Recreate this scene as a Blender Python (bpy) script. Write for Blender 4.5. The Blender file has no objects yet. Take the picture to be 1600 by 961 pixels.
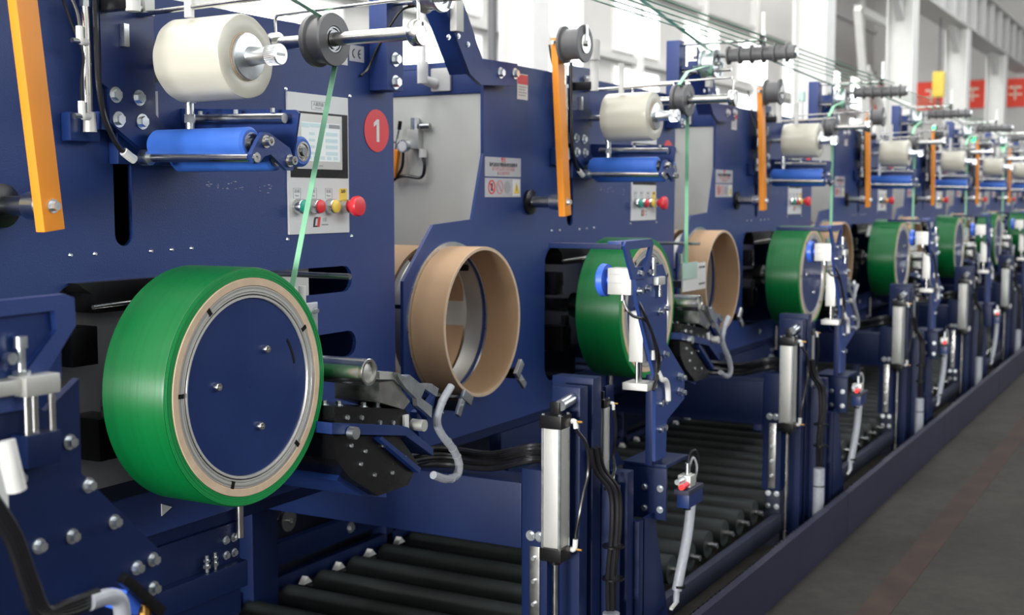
import bpy, bmesh, math, random
from mathutils import Vector, Matrix

random.seed(4)
SC = bpy.context.scene
COL = SC.collection
PI = math.pi

# ---------------------------------------------------------------- camera
cam_data = bpy.data.cameras.new('camera')
cam = bpy.data.objects.new('camera', cam_data)
COL.objects.link(cam)
cam.location = (0, -2.2, 1.55)
PITCH, YAW = 0.08824, 0.50770            # downwards, and from +X towards +Y
fwd = Vector((math.cos(YAW) * math.cos(PITCH), math.sin(YAW) * math.cos(PITCH), -math.sin(PITCH)))
cam.rotation_euler = fwd.to_track_quat('-Z', 'Y').to_euler()
cam_data.sensor_fit = 'HORIZONTAL'
cam_data.sensor_width = 36.0
cam_data.lens = 1950.0 / 1600.0 * 36.0
cam_data.clip_end = 300
cam_data.dof.use_dof = True
cam_data.dof.focus_distance = 3.0
cam_data.dof.aperture_fstop = 4.0
SC.camera = cam

# ---------------------------------------------------------------- world, lights, exposure
world = bpy.data.worlds.new('world')
SC.world = world
world.use_nodes = True
world.node_tree.nodes['Background'].inputs[0].default_value = (0.75, 0.86, 1.0, 1)
world.node_tree.nodes['Background'].inputs[1].default_value = 1.0

def area_light(name, loc, aim, sx, sy, power, color=(1, 1, 1)):
    d = bpy.data.lights.new(name, 'AREA')
    d.shape = 'RECTANGLE'
    d.size, d.size_y, d.energy, d.color = sx, sy, power, color
    o = bpy.data.objects.new(name, d)
    COL.objects.link(o)
    o.location = loc
    o.rotation_euler = (Vector(aim) - Vector(loc)).to_track_quat('-Z', 'Y').to_euler()
    return o

# daylight through the roof lights, the aisle-side window band and the open gate behind the camera
area_light('roof_light_back', (14, 5.5, 9.7), (14, 5.5, 0), 50, 2.5, 2500, (1.0, 0.98, 0.95))
area_light('roof_light_row', (10, 0.0, 9.7), (10, 0.0, 0), 46, 1.4, 1700, (0.97, 0.98, 1.0))
area_light('window_band_aisle', (22, -13.6, 7.0), (22, 0, 6.0), 44, 4.4, 2300, (0.94, 0.97, 1.0))
area_light('gate_opening', (-29.6, -1.2, 2.3), (0, -0.6, 1.5), 9.0, 4.6, 12000, (1.0, 0.99, 0.97))

SC.view_settings.view_transform = 'Standard'
SC.view_settings.look = 'None'
SC.view_settings.gamma = 1.0
SC.view_settings.use_curve_mapping = False
SC.view_settings.exposure = 0.12

# ---------------------------------------------------------------- materials
def mat(name, color, rough=0.5, metal=0.0, bump=0.0, bscale=80.0, vary=0.0, vscale=6.0, emit=0.0,
        spec=0.5, alpha=1.0, aniso=0.0, coat=0.0, stretch=(1, 1, 1), sss=0.0):
    m = bpy.data.materials.new(name)
    m.use_nodes = True
    nt = m.node_tree
    b = nt.nodes['Principled BSDF']
    b.inputs['Base Color'].default_value = (*color, 1)
    b.inputs['Roughness'].default_value = rough
    b.inputs['Metallic'].default_value = metal
    b.inputs['Specular IOR Level'].default_value = spec
    b.inputs['Coat Weight'].default_value = coat
    b.inputs['Coat Roughness'].default_value = 0.15
    if sss:
        b.inputs['Subsurface Weight'].default_value = sss
        b.inputs['Subsurface Radius'].default_value = (0.02, 0.02, 0.018)
    if emit:
        b.inputs['Emission Color'].default_value = (*color, 1)
        b.inputs['Emission Strength'].default_value = emit
    tc = nt.nodes.new('ShaderNodeTexCoord')
    mp = nt.nodes.new('ShaderNodeMapping')
    mp.inputs['Scale'].default_value = stretch
    nt.links.new(tc.outputs['Object'], mp.inputs['Vector'])
    if vary:
        n = nt.nodes.new('ShaderNodeTexNoise')
        n.inputs['Scale'].default_value = vscale
        n.inputs['Detail'].default_value = 6
        nt.links.new(mp.outputs[0], n.inputs['Vector'])
        r = nt.nodes.new('ShaderNodeMapRange')
        r.inputs[1].default_value, r.inputs[2].default_value = 0.3, 0.7
        r.inputs[3].default_value, r.inputs[4].default_value = 1 - vary, 1 + vary
        nt.links.new(n.outputs['Fac'], r.inputs[0])
        mx = nt.nodes.new('ShaderNodeVectorMath')
        mx.operation = 'SCALE'
        mx.inputs[0].default_value = color
        nt.links.new(r.outputs[0], mx.inputs['Scale'])
        nt.links.new(mx.outputs[0], b.inputs['Base Color'])
        r2 = nt.nodes.new('ShaderNodeMapRange')
        r2.inputs[3].default_value, r2.inputs[4].default_value = max(0.03, rough - 0.08), min(1, rough + 0.08)
        nt.links.new(n.outputs['Fac'], r2.inputs[0])
        nt.links.new(r2.outputs[0], b.inputs['Roughness'])
    if bump:
        n2 = nt.nodes.new('ShaderNodeTexNoise')
        n2.inputs['Scale'].default_value = bscale
        n2.inputs['Detail'].default_value = 3
        nt.links.new(mp.outputs[0], n2.inputs['Vector'])
        bp = nt.nodes.new('ShaderNodeBump')
        bp.inputs['Strength'].default_value = bump
        bp.inputs['Distance'].default_value = 0.002
        nt.links.new(n2.outputs['Fac'], bp.inputs['Height'])
        nt.links.new(bp.outputs[0], b.inputs['Normal'])
    return m

def strap_material():
    """wound polyester strap: fine lines round the drum, rings on its face"""
    m = mat('green_strap_winding', (0.008, 0.22, 0.05), 0.3, spec=0.5, coat=0.0)
    nt = m.node_tree
    b = nt.nodes['Principled BSDF']
    b.inputs['Roughness'].default_value = 0.40
    b.inputs['Specular IOR Level'].default_value = 0.55
    b.inputs['Anisotropic'].default_value = 0.75
    b.inputs['Anisotropic Rotation'].default_value = 0.25
    tg = nt.nodes.new('ShaderNodeTangent')
    tg.direction_type = 'RADIAL'
    tg.axis = 'Y'
    nt.links.new(tg.outputs[0], b.inputs['Tangent'])
    tc = nt.nodes.new('ShaderNodeTexCoord')
    sx = nt.nodes.new('ShaderNodeSeparateXYZ')
    nt.links.new(tc.outputs['Object'], sx.inputs[0])
    rad = nt.nodes.new('ShaderNodeVectorMath')
    rad.operation = 'LENGTH'
    cx = nt.nodes.new('ShaderNodeCombineXYZ')
    nt.links.new(sx.outputs['X'], cx.inputs['X'])
    nt.links.new(sx.outputs['Z'], cx.inputs['Z'])
    nt.links.new(cx.outputs[0], rad.inputs[0])
    k = nt.nodes.new('ShaderNodeMath')
    k.operation = 'MULTIPLY'
    k.inputs[1].default_value = 110.0
    nt.links.new(sx.outputs['Y'], k.inputs[0])
    k2 = nt.nodes.new('ShaderNodeMath')
    k2.operation = 'MULTIPLY'
    k2.inputs[1].default_value = 220.0
    nt.links.new(rad.outputs['Value'], k2.inputs[0])
    cc = nt.nodes.new('ShaderNodeCombineXYZ')
    nt.links.new(k.outputs[0], cc.inputs['X'])
    nt.links.new(k2.outputs[0], cc.inputs['Y'])
    n = nt.nodes.new('ShaderNodeTexNoise')
    n.inputs['Scale'].default_value = 1.0
    n.inputs['Detail'].default_value = 2
    nt.links.new(cc.outputs[0], n.inputs['Vector'])
    bp = nt.nodes.new('ShaderNodeBump')
    bp.inputs['Strength'].default_value = 0.2
    bp.inputs['Distance'].default_value = 0.002
    nt.links.new(n.outputs['Fac'], bp.inputs['Height'])
    nt.links.new(bp.outputs[0], b.inputs['Normal'])
    r = nt.nodes.new('ShaderNodeMapRange')
    r.inputs[1].default_value, r.inputs[2].default_value = 0.3, 0.7
    r.inputs[3].default_value, r.inputs[4].default_value = 0.88, 1.12
    nt.links.new(n.outputs['Fac'], r.inputs[0])
    mx = nt.nodes.new('ShaderNodeVectorMath')
    mx.operation = 'SCALE'
    mx.inputs[0].default_value = (0.0015, 0.145, 0.032)
    nt.links.new(r.outputs[0], mx.inputs['Scale'])
    nt.links.new(mx.outputs[0], b.inputs['Base Color'])
    return m

def floor_material():
    m = mat('worn_concrete', (0.034, 0.032, 0.028), 0.8, bump=0.3, bscale=30, vary=0.3, vscale=1.3, spec=0.2)
    nt = m.node_tree
    b = nt.nodes['Principled BSDF']
    n = nt.nodes.new('ShaderNodeTexNoise')
    n.inputs['Scale'].default_value = 9
    n.inputs['Detail'].default_value = 8
    n.inputs['Roughness'].default_value = 0.7
    tc = nt.nodes.new('ShaderNodeTexCoord')
    nt.links.new(tc.outputs['Object'], n.inputs['Vector'])
    old = b.inputs['Base Color'].links[0].from_socket
    r = nt.nodes.new('ShaderNodeMapRange')
    r.inputs[1].default_value, r.inputs[2].default_value = 0.35, 0.65
    r.inputs[3].default_value, r.inputs[4].default_value = 0.8, 1.15
    nt.links.new(n.outputs['Fac'], r.inputs[0])
    s = nt.nodes.new('ShaderNodeVectorMath')
    s.operation = 'SCALE'
    nt.links.new(old, s.inputs[0])
    nt.links.new(r.outputs[0], s.inputs['Scale'])
    nt.links.new(s.outputs[0], b.inputs['Base Color'])
    return m

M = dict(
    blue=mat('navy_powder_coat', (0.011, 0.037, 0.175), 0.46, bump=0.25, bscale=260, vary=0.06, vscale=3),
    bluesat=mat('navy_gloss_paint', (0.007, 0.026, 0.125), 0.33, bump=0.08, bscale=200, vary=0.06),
    frame=mat('shade_darkened_navy', (0.0038, 0.013, 0.062), 0.42, bump=0.1, bscale=220, vary=0.06, vscale=3, spec=0.25),  # panel navy darkened on the low parts to stand in for shade
    kerb=mat('violet_navy_kerb_darkened', (0.014, 0.014, 0.042), 0.45, bump=0.1, bscale=220, vary=0.08, vscale=2),  # kerb's violet navy, also darkened to stand in for low shade
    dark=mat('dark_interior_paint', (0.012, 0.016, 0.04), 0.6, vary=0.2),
    steel=mat('turned_steel', (0.66, 0.66, 0.64), 0.24, 1.0, vary=0.06, vscale=30),
    zinc=mat('zinc_plating', (0.72, 0.76, 0.78), 0.3, 1.0, vary=0.08, vscale=40),
    dsteel=mat('dark_ground_steel', (0.30, 0.31, 0.32), 0.3, 1.0, vary=0.1, vscale=25),
    ring=mat('polished_ring', (0.74, 0.73, 0.70), 0.3, 0.55),
    strapedge=mat('green_strap_edges', (0.006, 0.27, 0.065), 0.4),
    alu=mat('anodised_aluminium', (0.54, 0.54, 0.51), 0.5, 0.7, vary=0.04),
    orange=mat('orange_enamel', (0.88, 0.30, 0.022), 0.42, bump=0.12, bscale=120, vary=0.05),
    strap=strap_material(),
    ribbon=mat('green_strap_ribbon', (0.29, 0.64, 0.40), 0.35, vary=0.05),
    card=mat('brown_cardboard', (0.50, 0.325, 0.19), 0.75, bump=0.15, bscale=160, vary=0.06, vscale=5),
    cardedge=mat('pale_cardboard_edge', (0.62, 0.47, 0.33), 0.8, vary=0.08, vscale=40),
    film=mat('wound_clear_film', (0.60, 0.585, 0.50), 0.3, bump=0.12, bscale=18, vary=0.04, vscale=4, sss=0.25, stretch=(1, .2, 1)),
    rubber=mat('blue_rubber', (0.035, 0.13, 0.52), 0.5, bump=0.1, vary=0.08, vscale=20),
    brightblue=mat('bright_blue_plastic', (0.05, 0.16, 0.80), 0.35),
    black=mat('black_plastic', (0.006, 0.006, 0.007), 0.28, vary=0.1, spec=0.4),
    hose=mat('black_hose', (0.010, 0.010, 0.012), 0.28),
    wrap=mat('pale_grey_spiral_wrap', (0.34, 0.36, 0.40), 0.4, vary=0.1, vscale=60),
    roller=mat('conveyor_rubber', (0.020, 0.025, 0.024), 0.5, vary=0.15, vscale=12),
    grey=mat('light_grey_cabinet_paint', (0.60, 0.61, 0.57), 0.45, bump=0.1, bscale=200, vary=0.03),
    pulley=mat('grey_hard_plastic', (0.12, 0.12, 0.125), 0.4, vary=0.06),
    midgrey=mat('mid_grey_paint', (0.20, 0.20, 0.205), 0.5, vary=0.05),
    white=mat('white_plastic', (0.68, 0.68, 0.66), 0.4, vary=0.03),
    label=mat('printed_label_stock', (0.74, 0.75, 0.75), 0.5),
    silverlabel=mat('silver_label_stock', (0.48, 0.49, 0.52), 0.4, vary=0.04),
    ink=mat('dark_ink', (0.03, 0.03, 0.035), 0.6),
    greyink=mat('pale_grey_ink', (0.36, 0.37, 0.40), 0.6),
    redink=mat('red_ink', (0.72, 0.055, 0.06), 0.5),
    pinkink=mat('pink_ink', (0.62, 0.30, 0.30), 0.5),
    redpl=mat('red_button_plastic', (0.76, 0.035, 0.05), 0.35),
    greenpl=mat('green_button_plastic', (0.02, 0.36, 0.26), 0.35),
    yellowpl=mat('yellow_button_plastic', (0.86, 0.62, 0.09), 0.35),
    screen=mat('backlit_screen', (0.72, 0.76, 0.76), 0.3, emit=0.25),
    screenblue=mat('backlit_screen_cells', (0.50, 0.64, 0.66), 0.3, emit=0.25),
    redlamp=mat('red_sensor_lamp', (1.0, 0.03, 0.03), 0.3, emit=0.9),
    greenlamp=mat('green_signal_lamp', (0.02, 1.0, 0.30), 0.3, emit=1.6),
    brass=mat('brass_fitting', (0.68, 0.38, 0.10), 0.35, 0.9),
    clear=mat('tinted_guard', (0.45, 0.62, 0.55), 0.25),
    floor=floor_material(),
    line=mat('worn_red_floor_paint', (0.042, 0.028, 0.023), 0.8, vary=0.3, vscale=5, spec=0.2),
    wall=mat('white_wall_cladding', (0.56, 0.555, 0.54), 0.6, vary=0.04, vscale=1),
    steelwhite=mat('white_structural_paint', (0.76, 0.76, 0.74), 0.5, vary=0.03),
    steelgrey=mat('grey_structural_paint', (0.55, 0.55, 0.54), 0.5, vary=0.04),
    banner=mat('red_banner_cloth', (0.85, 0.06, 0.03), 0.6),
    bannerwhite=mat('banner_lettering', (0.9, 0.75, 0.6), 0.6),
    pipe=mat('dark_grey_pipe', (0.10, 0.10, 0.11), 0.5),
    pane=mat('daylit_frosted_pane', (0.95, 0.98, 1.0), 0.3, emit=4.0),
    warn=mat('warning_yellow', (0.82, 0.60, 0.08), 0.5),
)

# ---------------------------------------------------------------- mesh builder
BASE = {}
def wbase(o):
    while o is not None:
        if o.name in BASE:
            return BASE[o.name]
        o = o.parent
    return Vector((0, 0, 0))

class MB:
    def __init__(self):
        self.bm = bmesh.new()
    def box(self, x0, x1, y0, y1, z0, z1, bevel=0.0, rot=None):
        c = Vector(((x0 + x1) / 2, (y0 + y1) / 2, (z0 + z1) / 2))
        mt = Matrix.Translation(c) @ (rot.to_4x4() if rot else Matrix()) @ Matrix.Diagonal((abs(x1 - x0), abs(y1 - y0), abs(z1 - z0), 1))
        r = bmesh.ops.create_cube(self.bm, size=1, matrix=mt)
        if bevel:
            es = list({e for v in r['verts'] for e in v.link_edges})
            bmesh.ops.bevel(self.bm, geom=es, offset=bevel, segments=2, affect='EDGES', profile=0.7)
        return self
    def bar(self, p0, p1, w, h, bevel=0.0):
        p0, p1 = Vector(p0), Vector(p1)
        d = p1 - p0
        q = d.to_track_quat('X', 'Z').to_matrix()
        c = (p0 + p1) / 2
        l = d.length
        return self.box(c.x - l / 2, c.x + l / 2, c.y - w / 2, c.y + w / 2, c.z - h / 2, c.z + h / 2, bevel, q)
    def cyl(self, p0, p1, r, r2=None, seg=20):
        p0, p1 = Vector(p0), Vector(p1)
        d = p1 - p0
        mt = Matrix.Translation((p0 + p1) / 2) @ d.to_track_quat('Z', 'Y').to_matrix().to_4x4()
        bmesh.ops.create_cone(self.bm, cap_ends=True, segments=seg, radius1=r, radius2=r if r2 is None else r2, depth=d.length, matrix=mt)
        return self
    def lathe(self, cx, cz, prof, seg=48, closed=True, axis='Y', c3=0.0):
        """profile of (position along axis, radius), turned round an axis through (cx, cz)"""
        rings = []
        for y, r in prof:
            ring = []
            for k in range(seg):
                a = 2 * PI * k / seg
                if axis == 'Y':
                    p = (cx + r * math.cos(a), y, cz + r * math.sin(a))
                else:
                    p = (cx + r * math.cos(a), cz + r * math.sin(a), y)
                ring.append(self.bm.verts.new(p))
            rings.append(ring)
        n = len(rings)
        for i in range(n if closed else n - 1):
            a, b = rings[i], rings[(i + 1) % n]
            for k in range(seg):
                self.bm.faces.new((a[k], a[(k + 1) % seg], b[(k + 1) % seg], b[k]))
        return self
    def tube(self, pts, r, seg=8, sub=6):
        P = [Vector(p) for p in pts]
        if len(P) > 2 and sub > 1:
            Q = []
            E = [P[0] * 2 - P[1]] + P + [P[-1] * 2 - P[-2]]
            for i in range(1, len(E) - 2):
                for s in range(sub):
                    t = s / sub
                    a, b, c, d = E[i - 1], E[i], E[i + 1], E[i + 2]
                    Q.append(0.5 * ((2 * b) + (c - a) * t + (2 * a - 5 * b + 4 * c - d) * t * t + (3 * b - a - 3 * c + d) * t ** 3))
            Q.append(P[-1])
            P = Q
        rings = []
        up = Vector((0.31, 0.2, 0.93))
        for i, p in enumerate(P):
            t = (P[min(i + 1, len(P) - 1)] - P[max(i - 1, 0)]).normalized()
            u = up - t * up.dot(t)
            if u.length < 1e-3:
                u = t.orthogonal()
            u.normalize()
            up = u
            v = t.cross(u)
            rings.append([self.bm.verts.new(p + (u * math.cos(2 * PI * k / seg) + v * math.sin(2 * PI * k / seg)) * r) for k in range(seg)])
        for a, b in zip(rings, rings[1:]):
            for k in range(seg):
                self.bm.faces.new((a[k], a[(k + 1) % seg], b[(k + 1) % seg], b[k]))
        self.bm.faces.new(rings[0][::-1])
        self.bm.faces.new(rings[-1])
        return self
    def prism(self, poly, a0, a1, plane='XZ'):
        def pt(p, a):
            return (p[0], a, p[1]) if plane == 'XZ' else ((a, p[0], p[1]) if plane == 'YZ' else (p[0], p[1], a))
        A = [self.bm.verts.new(pt(p, a0)) for p in poly]
        B = [self.bm.verts.new(pt(p, a1)) for p in poly]
        n = len(poly)
        self.bm.faces.new(A)
        self.bm.faces.new(B[::-1])
        for i in range(n):
            self.bm.faces.new((A[i], B[i], B[(i + 1) % n], A[(i + 1) % n]))
        return self
    def ribbon(self, pts, w, t=0.0008, wdir=(0, 1, 0)):
        """a flat strap of width w through the points"""
        P = [Vector(p) for p in pts]
        W = Vector(wdir)
        rows = []
        for i, p in enumerate(P):
            d = (P[min(i + 1, len(P) - 1)] - P[max(i - 1, 0)]).normalized()
            n = d.cross(W).normalized() * t
            ww = W * (w / 2)
            rows.append([self.bm.verts.new(q) for q in (p - ww - n, p + ww - n, p + ww + n, p - ww + n)])
        for a, b in zip(rows, rows[1:]):
            for k in range(4):
                self.bm.faces.new((a[k], a[(k + 1) % 4], b[(k + 1) % 4], b[k]))
        self.bm.faces.new(rows[0][::-1])
        self.bm.faces.new(rows[-1])
        return self
    def build(self, name, m, parent=None, angle=35, sharp=True):
        bm = self.bm
        b = wbase(parent) if parent is not None else Vector((0, 0, 0))
        bmesh.ops.translate(bm, verts=bm.verts, vec=-b)
        bmesh.ops.recalc_face_normals(bm, faces=bm.faces)
        me = bpy.data.meshes.new(name)
        bm.to_mesh(me)
        bm.free()
        me.materials.append(M[m])
        me.polygons.foreach_set('use_smooth', [True] * len(me.polygons))
        me.set_sharp_from_angle(angle=math.radians(angle))
        o = bpy.data.objects.new(name, me)
        COL.objects.link(o)
        if parent is not None:
            o.parent = parent
        return o

def curve_plate(name, m, outer, holes, y0, y1, parent):
    """flat plate in the XZ plane with holes, cut cleanly"""
    cu = bpy.data.curves.new(name, 'CURVE')
    cu.dimensions = '2D'
    cu.fill_mode = 'BOTH'
    cu.extrude = abs(y1 - y0) / 2
    for ring in [outer] + holes:
        sp = cu.splines.new('POLY')
        sp.points.add(len(ring) - 1)
        for p, q in zip(sp.points, ring):
            p.co = (q[0], q[1], 0, 1)
        sp.use_cyclic_u = True
    tmp = bpy.data.objects.new('tmp', cu)
    COL.objects.link(tmp)
    dg = bpy.context.evaluated_depsgraph_get()
    me = bpy.data.meshes.new_from_object(tmp.evaluated_get(dg))
    bpy.data.objects.remove(tmp)
    b = wbase(parent) if parent is not None else Vector((0, 0, 0))
    me.transform(Matrix.Translation(-b) @ Matrix.Translation((0, (y0 + y1) / 2, 0)) @ Matrix.Rotation(PI / 2, 4, 'X'))
    me.name = name
    me.materials.clear()
    me.materials.append(M[m])
    me.polygons.foreach_set('use_smooth', [False] * len(me.polygons))
    o = bpy.data.objects.new(name, me)
    COL.objects.link(o)
    if parent is not None:
        o.parent = parent
    return o

def text(name, s, size, loc, m, parent, depth=0.0006, face='-Y', sx=1.0):
    cu = bpy.data.curves.new(name, 'FONT')
    cu.body = s
    cu.size = size
    cu.align_x = 'CENTER'
    cu.align_y = 'CENTER'
    cu.extrude = depth
    cu.resolution_u = 3
    tmp = bpy.data.objects.new('tmp', cu)
    COL.objects.link(tmp)
    dg = bpy.context.evaluated_depsgraph_get()
    me = bpy.data.meshes.new_from_object(tmp.evaluated_get(dg))
    bpy.data.objects.remove(tmp)
    rot = {'-Y': Matrix.Rotation(PI / 2, 4, 'X'), '-X': Matrix.Rotation(-PI / 2, 4, 'Z') @ Matrix.Rotation(PI / 2, 4, 'X')}[face]
    b = wbase(parent)
    me.transform(Matrix.Translation(Vector(loc) - b) @ rot @ Matrix.Diagonal((sx, 1, 1, 1)))
    me.materials.clear()
    me.materials.append(M[m])
    o = bpy.data.objects.new(name, me)
    COL.objects.link(o)
    o.parent = parent
    return o

def rrect(x0, x1, z0, z1, r, seg=6, corners=(1, 1, 1, 1)):
    """rounded rectangle; corners from lower left, anticlockwise"""
    pts = []
    for i, (cx, cz, a0) in enumerate(((x0 + r, z0 + r, PI), (x1 - r, z0 + r, 1.5 * PI), (x1 - r, z1 - r, 0), (x0 + r, z1 - r, 0.5 * PI))):
        if corners[i]:
            for k in range(seg + 1):
                a = a0 + k / seg * PI / 2
                pts.append((cx + r * math.cos(a), cz + r * math.sin(a)))
        else:
            pts.append(((x0, z0), (x1, z0), (x1, z1), (x0, z1))[i])
    return pts

def circ(cx, cz, r, n=48):
    return [(cx + r * math.cos(2 * PI * k / n), cz + r * math.sin(2 * PI * k / n)) for k in range(n)]

def thing(name, base, label, cat, group=None):
    o = bpy.data.objects.new(name, None)
    o.empty_display_size = 0.05
    COL.objects.link(o)
    o.location = base
    BASE[o.name] = Vector(base)
    o['label'] = label
    o['category'] = cat
    if group:
        o['group'] = group
    return o

def tag(o, label, cat, group=None, kind=None):
    o['label'] = label
    o['category'] = cat
    if group:
        o['group'] = group
    if kind:
        o['kind'] = kind
    return o

def struct(o):
    o['kind'] = 'structure'
    return o

def bolt(parent, p, d='-Y', r=0.009, washer=True, name='bolt', m='zinc', h=0.010):
    """hexagon head with washer on a face"""
    v = {'-Y': Vector((0, -1, 0)), '-X': Vector((-1, 0, 0)), 'Z': Vector((0, 0, 1))}[d]
    p = Vector(p)
    b = MB()
    if washer:
        b.cyl(p - v * 0.001, p + v * 0.0025, r * 1.45, seg=16)
    b.cyl(p, p + v * h, r, r * 0.94, seg=6)
    return b.build(name, m, parent)

def screw(parent, p, d='-Y', r=0.006):
    v = {'-Y': Vector((0, -1, 0)), '-X': Vector((-1, 0, 0))}[d]
    p = Vector(p)
    return MB().cyl(p - v * 0.001, p + v * 0.004, r, r * 0.6, seg=10).build('screw', 'zinc', parent)

# ---------------------------------------------------------------- the hall
FZ = -0.06
struct(MB().box(-30, 48, -14, 9, FZ - 0.2, FZ).build('floor', 'floor'))
struct(MB().box(-30, 48, -14, 9, 10.0, 10.2).build('ceiling', 'wall'))
struct(MB().box(-30, 48, -14.2, -14, FZ, 10).build('wall_aisle', 'wall'))
struct(MB().box(-30.2, -30, -14, 9, FZ, 10).build('wall_near', 'wall'))
struct(MB().box(48, 48.2, -14, 9, FZ, 10).build('wall_far', 'wall'))

# back wall with its girts and daylit windows
MB().box(-30, 48, -14.0, -13.9, FZ, 3.2).build('added_dark_band', 'pipe', bpy.data.objects['wall_aisle'])  # added unseen dark band, keeps low aisle light and reflections dim
wb = struct(MB().box(-30, 48, 9, 9.2, FZ, 10).build('wall_back', 'wall'))
for z in (1.4, 2.9, 4.45, 6.1, 7.6):
    MB().box(-14, 48, 8.86, 9.0, z, z + 0.12).build('girt', 'steelgrey', wb)
for x in range(-10, 48, 4):
    MB().box(x + 3.55, x + 3.75, 8.8, 9.0, FZ, 10).build('wall_post', 'steelwhite', wb)
wn = 0
for x in range(-8, 46, 4):
    for z0, z1 in ((3.55, 4.3), (4.7, 5.75)):
        wn += 1
        w = MB()
        w.box(x + .45, x + 2.95, 8.93, 9.0, z0 - .05, z0).box(x + .45, x + 2.95, 8.93, 9.0, z1, z1 + .05)
        for xx in (x + .45, x + 1.66, x + 2.9):
            w.box(xx, xx + .06, 8.93, 9.0, z0, z1)
        f = struct(w.build('window_%d' % wn, 'steelwhite'))
        for xx in (x + .51, x + 1.72):
            MB().box(xx, xx + (1.15 if xx < x + 1 else 1.18), 8.96, 8.98, z0, z1).build('pane', 'pane', f)

# floor line
struct(MB().box(-6, 44, -1.19, -1.07, FZ, FZ + 0.002).build('trim_1', 'line'))

# columns and the crane runway
for i, (x, y, lab) in enumerate(((20.3, 3.5, 'white steel column with broad flange, nearest under the runway girder'),
                                (26.9, 3.5, 'second white steel column under the runway girder'),
                                (33.4, 3.5, 'third white steel column under the runway girder'),
                                (40.0, 3.5, 'farthest white steel column under the runway girder'),
                                (16.2, 6.6, 'white steel column standing alone near the back wall windows'))):
    w = 0.27
    c = thing('steel_column', (x, y, FZ), lab, 'column', 'white steel columns of the hall')
    top = 5.75 if i < 4 else 9.9
    MB().box(x - w, x + w, y - w, y - w + .03, FZ, top).build('flange', 'steelwhite', c)
    MB().box(x - w, x + w, y + w - .03, y + w, FZ, top).build('flange', 'steelwhite', c)
    MB().box(x - .02, x + .02, y - w + .03, y + w - .03, FZ, top).build('web', 'steelwhite', c)
    MB().box(x - w - .05, x + w + .05, y - w - .05, y + w + .05, FZ, FZ + .03).build('base_plate', 'steelgrey', c)
    if i < 4:
        MB().prism([(x - w, 5.15), (x - w, 5.75), (x - 1.1, 5.75)], y - .08, y + .08).build('bracket', 'steelgrey', c)
        MB().prism([(x + w, 5.15), (x + w, 5.75), (x + 1.1, 5.75)], y - .08, y + .08).build('bracket', 'steelgrey', c)
g = thing('runway_girder', (19, 3.5, 5.75), 'long grey crane runway girder carried high on the white columns', 'girder')
MB().box(18.5, 46, 3.47, 3.53, 5.8, 6.9).build('web', 'steelgrey', g)
MB().box(18.5, 46, 3.2, 3.8, 5.752, 5.8).build('flange', 'steelgrey', g)
MB().box(18.5, 46, 3.2, 3.8, 6.9, 6.95).build('flange', 'steelgrey', g)
for k in range(18):
    x = 19.5 + k * 1.5
    MB().box(x, x + .03, 3.25, 3.75, 5.8, 6.9).build('stiffener', 'steelgrey', g)
lt = thing('lattice_brace', (28, 4.6, FZ), 'white lattice brace of crossed angles behind the second and third columns', 'brace')
for a, b in (((27.6, 5.6), (30.1, FZ + .06)), ((33.0, 5.6), (30.5, FZ + .06)), ((27.6, 5.6), (33.0, 5.6)), ((29.0, 2.9), (31.7, 2.9)), ((29.0, 2.9), (31.9, 4.6)), ((31.7, 2.9), (28.4, 4.4))):
    MB().bar((a[0], 4.6, a[1]), (b[0], 4.6, b[1]), .16, .16).build('angle_bar', 'steelwhite', lt)
MB().cyl((15.95, 7.0, FZ), (15.95, 7.0, 9.9), .07).build('downpipe', 'pipe')
tag(bpy.data.objects['downpipe'], 'dark vertical pipe running up beside the lone white column', 'pipe')
tag(MB().cyl((46.0, 2.35, FZ), (46.0, 2.35, 9.9), .16).build('downpipe', 'pipe'), 'dark vertical pipe at the far right end of the hall', 'pipe')
bn = thing('banner', (47.9, 6, 4.55), 'long red banner with pale lettering hung on the far wall', 'banner')
MB().box(47.9, 47.94, 2.1, 8.9, 4.75, 5.75).build('cloth', 'banner', bn)
for k in range(9):
    y = 8.3 - k * .72
    bb = MB()
    bb.box(47.88, 47.9, y - .2, y + .2, 5.40, 5.48).box(47.88, 47.9, y - .03, y + .03, 5.0, 5.5).box(47.88, 47.9, y - .22, y + .22, 5.16, 5.22)
    bb.build('character', 'bannerwhite', bn)
ho = thing('hoist', (31, 3.5, 4.0), 'yellow chain hoist hanging in front of the lattice brace', 'hoist')
MB().cyl((31, 3.5, 4.5), (31, 3.5, 5.75), .02).build('chain', 'pipe', ho)
MB().box(30.87, 31.13, 3.37, 3.63, 3.9, 4.5, .05).build('body', 'warn', ho)
MB().tube([(31, 3.5, 3.9), (31, 3.5, 3.75), (31.08, 3.5, 3.65), (31, 3.5, 3.57), (30.92, 3.5, 3.63)], .025).build('hook', 'pipe', ho)

# purlins and roof trusses crossing the hall
for k, x in enumerate((22.0, 27.5, 33.0, 38.5)):
    t = thing('roof_truss', (x, 0, 8.0), ('nearest', 'second', 'third', 'farthest')[k] + ' white roof truss spanning the hall above the runway', 'truss', 'roof trusses')
    MB().box(x - .1, x + .1, -14, 9, 7.9, 8.1).build('bottom_chord', 'steelwhite', t)
    MB().box(x - .1, x + .1, -14, 9, 9.7, 9.9).build('top_chord', 'steelwhite', t)
    for j in range(11):
        y = -13 + j * 2
        MB().bar((x, y, 8.05), (x, y + 1, 9.75), .1, .1).build('diagonal', 'steelwhite', t)
        MB().bar((x, y + 1, 9.75), (x, y + 2, 8.05), .1, .1).build('diagonal', 'steelwhite', t)

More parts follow.
